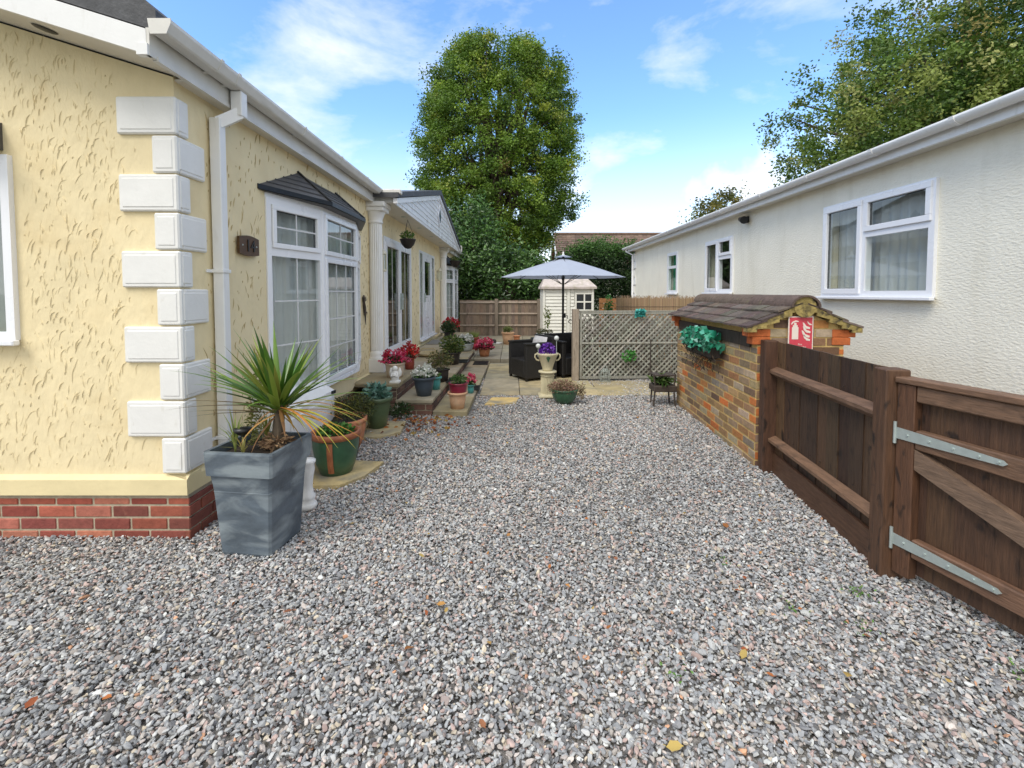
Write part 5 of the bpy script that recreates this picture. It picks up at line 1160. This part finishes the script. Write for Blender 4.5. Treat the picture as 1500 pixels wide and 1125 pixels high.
# timber bench / log store behind
bn=thing('timber_bench','orange-brown slatted timber bench behind the reed screen','bench',(2.75,11.2,0),rz=R(8))
for k in range(4): b=MB(); b.box(-.6,.6,.2,.22,.85+k*.125,.96+k*.125,col=vary((.30,.13,.045),.15)); b.build('back_slat',M['railwood'],bn)
b=MB(); b.box(-.6,.6,-.25,.2,.42,.46,col=(.28,.12,.045)); b.build('seat',M['railwood'],bn)
for s_ in (-.58,.52): b=MB(); b.box(s_,s_+.06,-.25,-.19,0,.62,col=(.24,.11,.045)); b.box(s_,s_+.06,.22,.28,0,1.34,col=(.24,.11,.045)); b.build('leg',M['railwood'],bn)
foliage(thing('potted_conifer','small bright green conifer behind the left end of the reed screen','plant',(2.0,9.6,0)),(0,0,.7),.10,.75,420,.05,[(.05,.17,.04),(.08,.25,.06)])
# ============================================================ back fence
gcb=[(.25,.185,.135),(.22,.16,.12),(.29,.215,.16),(.19,.145,.11)]
def backpanel(x0,x1,lab):
    t_=thing('back_fence',lab,'fence',(0,0,0),group='weathered panels of the back fence')
    b=MB(); x=x0;k=0
    while x<x1-.02: e=min(x+.105,x1); b.box(x,e+.006,14.92+(k%2)*.008,14.935+(k%2)*.008,.02,1.235+random.uniform(-.004,.004),col=vary(random.choice(gcb),.18)); x=e;k+=1
    b.build('boards',M['greywood'],t_)
    for z in (.42,.80,1.16):
        b=MB(); b.prism([(x0,14.92,z-.04),(x0,14.885,z-.012),(x0,14.885,z+.004),(x0,14.92,z+.03)],(x1-x0,0,0),col=(.36,.29,.23)); b.build('rail',M['greywood'],t_)
def backpost(x,lab): 
    b=MB(); b.box(x-.055,x+.055,14.85,14.96,.0,1.275,col=(.25,.20,.155),bev=.008); tag(b.build('fence_post',M['greywood'],None,(x,14.9,0)),lab,'fence post')
backpanel(-1.68,-.56,'back fence panel nearest the park home'); backpanel(-.44,.80,'back fence panel next to the resin shed')
backpost(-.50,'grey post between the two back fence panels'); backpost(.865,'grey post at the shed end of the back fence')
b=MB(); b.box(-.26,.26,14.86,14.88,.10,.25)
# shed
sh=thing('resin_shed','small cream resin shed with four-pane window and pinkish roof','shed',(0,0,0))
x0,x1,ys,ye=.89,2.36,13.4,14.7
b=MB(); b.box(x0,x1,ys+.02,ye,.05,1.62); 
z=.10
while z<1.56:
    for a,c in ((x0+.08,x0+.68),(x0+.80,x0+.90),(x1-.18,x1-.08)) if 1.0<z<1.52 else ((x0+.08,x0+.68),(x0+.80,x1-.08)): b.prism([(a,ys+.02,z),(a,ys-.012,z+.006),(a,ys+.006,z+.088),(a,ys+.02,z+.09)],(c-a,0,0))
    z+=.098
b.box(x0,x0+.07,ys-.02,ys+.02,.05,1.62); b.box(x1-.07,x1,ys-.02,ys+.02,.05,1.62); b.box(x0+.70,x0+.78,ys-.02,ys+.02,.05,1.6)
b.build('wall',M['shed'],sh)
b=MB(); b.prism([(x0-.05,ys-.10,1.60),(x0-.05,ys-.10,1.66),(x0+.03,ys+.55,1.93),(x0+.03,ye-.4,1.93),(x0-.05,ye+.08,1.66),(x0-.05,ye+.08,1.60)],(.001,0,0))
rv=[(x0-.05,ys-.10,1.585),(x1+.07,ys-.10,1.585),(x1+.07,ys-.10,1.645),(x0-.05,ys-.10,1.645),(x0+.08,ys+.5,1.93),(x1-.14,ys+.5,1.93),(x0+.08,ye-.4,1.93),(x1-.14,ye-.4,1.93),(x0-.05,ye+.1,1.645),(x1+.07,ye+.1,1.645),(x0-.05,ye+.1,1.585),(x1+.07,ye+.1,1.585)]
b=MB(); b.add(rv,[(0,1,2,3),(3,2,5,4),(4,5,7,6),(6,7,9,8),(8,9,11,10),(0,3,4,6,8,10),(1,11,9,7,5,2),(0,10,11,1)]); b.build('roof',M['shedroof'],sh)
f=MB(); wx0,wx1,wz0,wz1=x0+.97,x0+1.42,.99,1.43
f.box(wx0-.04,wx1+.04,ys-.035,ys-.005,wz0-.04,wz0);f.box(wx0-.04,wx1+.04,ys-.035,ys-.005,wz1,wz1+.04);f.box(wx0-.04,wx0,ys-.035,ys-.005,wz0,wz1);f.box(wx1,wx1+.04,ys-.035,ys-.005,wz0,wz1)
f.box((wx0+wx1)/2-.02,(wx0+wx1)/2+.02,ys-.033,ys-.005,wz0,wz1); f.box(wx0,(wx0+wx1)/2-.02,ys-.033,ys-.005,(wz0+wz1)/2-.02,(wz0+wz1)/2+.02); f.box((wx0+wx1)/2+.02,wx1,ys-.033,ys-.005,(wz0+wz1)/2-.02,(wz0+wz1)/2+.02)
fo=f.build('window',M['shed'],sh); g=MB(); g.box(wx0,wx1,ys-.014,ys-.008,wz0,wz1,mi=0); g.build('pane',mat('dark_pane',(.035,.04,.045),.15,var=.3,vscale=9),fo)
# far house
fh=thing('far_house','distant white-gabled house with brown tiled roof beyond the hedge','house',(0,0,0))
b=MB(); b.box(3.2,17,30.6,36,0,3.5); b.add([(3.2,30.6,3.5),(3.2,36,3.5),(3.2,33.3,5.5)],[(0,2,1)]); b.add([(17,30.6,3.5),(17,36,3.5),(17,33.3,5.5)],[(0,1,2)]); b.build('wall',M['whitewall'],fh)
b=MB(); y=30.1; n=15
for k in range(n):
    ya_,yb_=30.1+(33.3-30.1)*k/n,30.1+(33.3-30.1)*(k+1)/n; za_,zb_=3.28+(5.62-3.28)*k/n,3.28+(5.62-3.28)*(k+1)/n
    x=2.95
    while x<17.2: 
        xe=x+.30; b.add([(x,ya_,za_+.05),(xe-.01,ya_,za_+.05),(xe-.01,yb_,zb_+.02),(x,yb_,zb_+.02),(x,ya_,za_),(xe-.01,ya_,za_)],[(0,1,2,3),(4,5,1,0)],col=vary(random.choice([(.19,.125,.095),(.22,.15,.115),(.16,.11,.085)]),.15)); x=xe
b.add([(2.95,33.3,5.62),(17.2,33.3,5.62),(17.2,36.5,3.28),(2.95,36.5,3.28)],[(0,1,2,3)],col=(.25,.13,.09)); b.add([(2.97,30.1,3.24),(17.2,30.1,3.24),(17.2,33.3,5.58),(2.97,33.3,5.58)],[(0,1,2,3)],col=(.2,.12,.09))
b.tube([(2.95,33.3,5.66),(17.2,33.3,5.66)],.11,8,col=(.20,.13,.10)); b.build('roof',M['rooftile'],fh)
b=MB(); b.prism([(2.90,30.05,3.15),(2.90,30.05,3.38),(2.90,33.3,5.72),(2.90,36.55,3.38),(2.90,36.55,3.15),(2.90,33.3,5.45)],(.06,0,0)); b.build('bargeboard',M['white'],fh)

# ============================================================ trees and hedges
def clumps(fn,nc,per,cr,size,pal,w=None,flat=.8,clv=.22):
    cen=fn(nc); cc=pick(pal,nc,v=clv,w=w)
    rad=cr*rng.uniform(.6,1.3,nc)
    P=np.repeat(cen,per,axis=0)+rng.normal(size=(nc*per,3))*np.repeat(rad,per)[:,None]*np.array([.5,.5,.5*flat])
    col=np.repeat(cc,per,axis=0)*rng.uniform(.75,1.25,(nc*per,1))
    return P,size*rng.uniform(.7,1.35,nc*per),np.clip(col,0,1),cen
def limbs(b,base,targets,r0,lead,n=7,col=(1,1,1)):
    for tg in targets:
        a=Vector(base)+Vector((0,0,random.uniform(*lead))); c=Vector(tg); mid=a.lerp(c,.45)+Vector((random.uniform(-.4,.4),random.uniform(-.4,.4),random.uniform(.1,.7)))
        q=a.lerp(c,.75)+Vector((random.uniform(-.3,.3),random.uniform(-.3,.3),random.uniform(0,.4)))
        b.tube([a,mid,q,c],[r0*.45,r0*.3,r0*.17,r0*.06],n)
# main oval tree
YT=24.0
prf=[(3.0,1.4),(3.9,2.7),(5.0,3.7),(6.5,4.15),(8.4,4.25),(10.2,4.1),(11.8,3.75),(12.8,3.2),(13.5,2.5),(13.95,1.2)]
pzs=np.array([a for a,_ in prf]); prs=np.array([c for _,c in prf])
def ovalfn(n):
    z=rng.uniform(3.1,13.7,n); r=np.interp(z,pzs,prs); a=rng.uniform(0,2*math.pi,n); q=rng.uniform(.35,1,n)**.42
    rr=r*q*(1+.06*np.sin(a*5+z*1.3)+.05*np.sin(z*3.7+a*2))-.22; rr=rr+(rng.random(n)<.05)*.35; z=z+(rng.random(n)<.05)*.35
    return np.stack([-.72+rr*np.cos(a),YT+rr*np.sin(a)*.75,z],1)
mt=thing('oval_tree','tall dense oval-crowned broadleaf tree behind the back fence','tree',(-.72,YT,0))
pal=[(.15,.255,.03),(.23,.34,.04),(.085,.16,.022),(.33,.39,.055),(.26,.22,.05)]
P,sz,cl,cen=clumps(ovalfn,1350,145,.44,.11,pal,w=[.42,.26,.24,.07,.01],clv=.20)
P-=np.array([-.72,YT,0]); leafmesh('crown',P,sz,cl,mt,M['leaf'],aspect=.62)
b=MB(); b.tube([(0,0,0),(.1,0,3),(-.05,.1,7),(.1,0,11),(0,0,14)],[.38,.32,.24,.14,.04],10)
limbs(b,(0,0,0),[tuple(c-np.array([-.72,YT,0])) for c in cen[:70]],.30,(2.5,9)); b.build('trunk',M['bark'],mt)
# right hand tree
TC=np.array([18.95,18.5,6.0])
def rightfn(n):
    d=rng.normal(size=(n*4,3)); d/=np.linalg.norm(d,axis=1,keepdims=True); q=rng.uniform(.12,1,n*4)**.5
    p=TC+d*q[:,None]*np.array([8.3,5.5,8.0])*(1+.10*np.sin(d[:,0:1]*9+d[:,2:3]*7)); p=p[(p[:,2]>2.8)][:n]; return p
rt=thing('spreading_tree','big spreading oak with yellowing leaves behind the white bungalow','tree',(18.6,18.5,0))
pal2=[(.11,.19,.03),(.16,.24,.04),(.27,.32,.07),(.065,.13,.022),(.30,.25,.07),(.38,.39,.13)]
P,sz,cl,cen=clumps(rightfn,2200,110,.50,.13,pal2,w=[.34,.28,.14,.16,.04,.04])
leafmesh('crown',P-np.array([18.6,18.5,0]),sz,cl,rt,M['leaf'],aspect=.6)
b=MB(); b.tube([(0,0,0),(-.2,0,3),(-.6,.2,8),(-1,0,13)],[.5,.42,.3,.1],10); b.tube([(0,0,1.5),(-2,-.5,5),(-3.4,-1,10)],[.35,.25,.08],8); b.tube([(0,0,1.2),(-3.2,0,4),(-6.0,0,6.5)],[.32,.22,.06],8); b.tube([(0,0,1.8),(2,0,6),(4,0,10)],[.35,.25,.08],8)
limbs(b,(-1,0,0),[tuple(c-np.array([18.6,18.5,0])) for c in cen[:110]],.36,(2,8)); b.build('trunk',M['bark'],rt)
# lone yellowing tree beyond roof
def bushfn(c,r,low=None):
    c=np.array(c);r=np.array(r)
    def f(n):
        d=rng.normal(size=(n,3)); d/=np.linalg.norm(d,axis=1,keepdims=True); p=c+d*(rng.uniform(.35,1,n)**.4)[:,None]*r
        if low is not None: p[:,2]=np.maximum(p[:,2],low+rng.uniform(0,.4,n))
        return p
    return f
def bush(name,label,cat,c,r,nc,per,cr,size,pal,w=None,trunk=True,m='leaf',group=None,low=.2):
    t_=thing(name,label,cat,(c[0],c[1],0),group=group)
    P,sz,cl,cen=clumps(bushfn(c,r,low),nc,per,cr,size,pal,w)
    leafmesh('crown',P-np.array([c[0],c[1],0]),sz,cl,t_,M[m],aspect=.5)
    if trunk:
        b=MB(); b.tube([(0,0,0),(0,0,c[2]*.6),(0,0,c[2])],[.10,.08,.03],8); limbs(b,(0,0,0),[tuple(q-np.array([c[0],c[1],0])) for q in cen[:26]],.12,(.2,c[2]*.6)); b.build('trunk',M['bark'],t_)
    return t_
bush('far_tree','distant rounded tree with yellow-green crown showing over the bungalow eaves','tree',(19.8,42,7.6),(3.6,3,3.0),90,70,.9,.28,[(.16,.17,.04),(.22,.19,.04),(.10,.12,.03)])
# laurels under the oval tree: individual shrubs
lau=[(.045,.10,.022),(.065,.14,.03),(.03,.065,.016),(.10,.20,.04)]
bush('laurel_shrub','broad glossy laurel behind the fence nearest the park home','shrub',(-2.5,16.9,1.9),(1.35,1.0,2.1),150,80,.5,.13,lau,m='glossleaf')
bush('laurel_shrub','tall bright laurel rising to the oval tree behind the first fence panel','shrub',(-1.6,18.6,2.6),(1.3,1.0,2.55),170,80,.5,.13,[(.06,.14,.03),(.09,.19,.04),(.04,.09,.02)],m='glossleaf')
bush('laurel_shrub','dark laurel in the middle behind the second fence panel','shrub',(-.3,17.2,1.5),(1.3,.9,1.75),150,80,.5,.13,lau,m='glossleaf')
bush('laurel_shrub','laurel with upright shoots just left of the resin shed roof','shrub',(.75,18.0,1.45),(1.1,.9,1.65),160,80,.48,.13,[(.06,.13,.03),(.11,.21,.045),(.035,.07,.018)],m='glossleaf')
hd=thing('clipped_hedge','dark conifer hedge with brighter green top beyond the shed','hedge',(0,0,0))
def hedgefn(n):
    x=rng.uniform(1.9,6.4,n); top=3.35+.12*np.sin(x*2.1)-.25*np.exp(-((x-1.9)/.5)**2); z=rng.uniform(.1,1,n)**.7*top; y=19.0+rng.uniform(-.75,.5,n); return np.stack([x,y,z],1)
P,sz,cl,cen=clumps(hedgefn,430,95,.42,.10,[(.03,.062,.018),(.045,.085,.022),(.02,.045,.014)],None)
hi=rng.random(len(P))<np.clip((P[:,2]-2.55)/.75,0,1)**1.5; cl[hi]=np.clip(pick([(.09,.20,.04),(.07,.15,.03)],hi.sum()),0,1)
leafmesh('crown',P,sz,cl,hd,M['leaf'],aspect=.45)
b=MB()
for k in range(9): b.tube([(2.1+k*.5,19.1,0),(2.15+k*.5,19.1,2.8)],[.06,.03],6)
b.build('trunk',M['bark'],hd)

# ============================================================ fallen leaves
lc=[(.42,.15,.04),(.36,.10,.035),(.50,.24,.07),(.30,.12,.06),(.48,.33,.10)]
def dead_leaf(name,x,y,s,col,rz):
    b=MB(); n=7; pts=[]
    for i in range(n+1):
        t_=i/n; wv=.62*math.sin(math.pi*t_**.85)*(1+.28*math.cos(t_*19)); pts.append((t_-.5,wv*.9))
    vs=[]
    for (a_,wv) in pts: c_=.10*math.sin(a_*3)+.02; vs+=[(a_*s,-wv*s*.5,(c_+.13*wv)*s),(a_*s,0,c_*s),(a_*s,wv*s*.5,(c_+.16*wv)*s)]
    fs=[]
    for i in range(n): q=3*i; fs+=[(q,q+1,q+4,q+3),(q+1,q+2,q+5,q+4)]
    b.add(vs,fs,col=col,smooth=True); b.tube([(-.5*s,0,.02*s),(-.68*s,.03*s,.05*s)],.0012,4,col=col)
    o=b.build(name,M['leafdry']); o.location=(x,y,.022); o.rotation_euler=(random.uniform(-.2,.2),random.uniform(-.2,.2),rz); return o
LV=[(-.42,1.83,.055),(.93,1.80,.05),(-.095,1.86,.035),(-1.70,1.58,.05),(-.33,2.10,.045),(1.33,2.83,.06),(-.30,2.06,.03),(-.02,2.72,.04),(.07,3.35,.04),(-.50,2.5,.035),(.42,1.95,.03),(-1.02,2.05,.04),(1.1,2.2,.035),(-2.1,1.72,.05),(-1.45,1.6,.04),(.52,1.42,.055),(.98,1.7,.03),(1.5,1.9,.035),(-.1,1.5,.035),(.2,2.4,.03)]
for x,y,s in LV: tag(dead_leaf('fallen_leaf',x,y,s*1.0,vary(random.choice(lc),.2),random.uniform(0,6.28)),'curled orange-brown leaf lying on the open gravel','leaf','fallen leaves on the gravel')
n=170; x=rng.normal(-1.02,.26,n); y=rng.normal(5.15,.20,n); P=np.stack([x,y,rng.uniform(.008,.03,n)],1); k=P[:,1]<5.48; P=P[k]
n2=150; P=np.concatenate([P,np.stack([rng.uniform(-1.7,1.9,n2),rng.uniform(1.6,6.2,n2),rng.uniform(.014,.022,n2)],1)]); 
szz=np.concatenate([np.full(k.sum(),.05),np.full(n2,.026)])*rng.uniform(.7,1.3,len(P))
o=leafmesh('leaf_litter',P,szz,pick(lc+[(.12,.06,.04)],len(P)),None,M['leafdry'],updown=.85,aspect=.6); o['kind']='stuff'; tag(o,'small scattered dead leaves and the drift of them in front of the steps','leaf litter')
n=120; ce=np.array([(1.15,2.45),(1.32,2.10),(.62,1.72),(1.55,1.95),(1.7,2.2),(1.95,1.72)]); i=rng.integers(0,len(ce),n); P=np.concatenate([ce[i]+rng.normal(size=(n,2))*.035,rng.uniform(.004,.022,(n,1))],1)
o=leafmesh('weeds',P,.016,pick([(.12,.26,.05),(.18,.32,.07)],n),None,M['leaf'],aspect=.6); o['kind']='stuff'; tag(o,'tiny green weeds sprouting in the gravel by the gate','weeds')
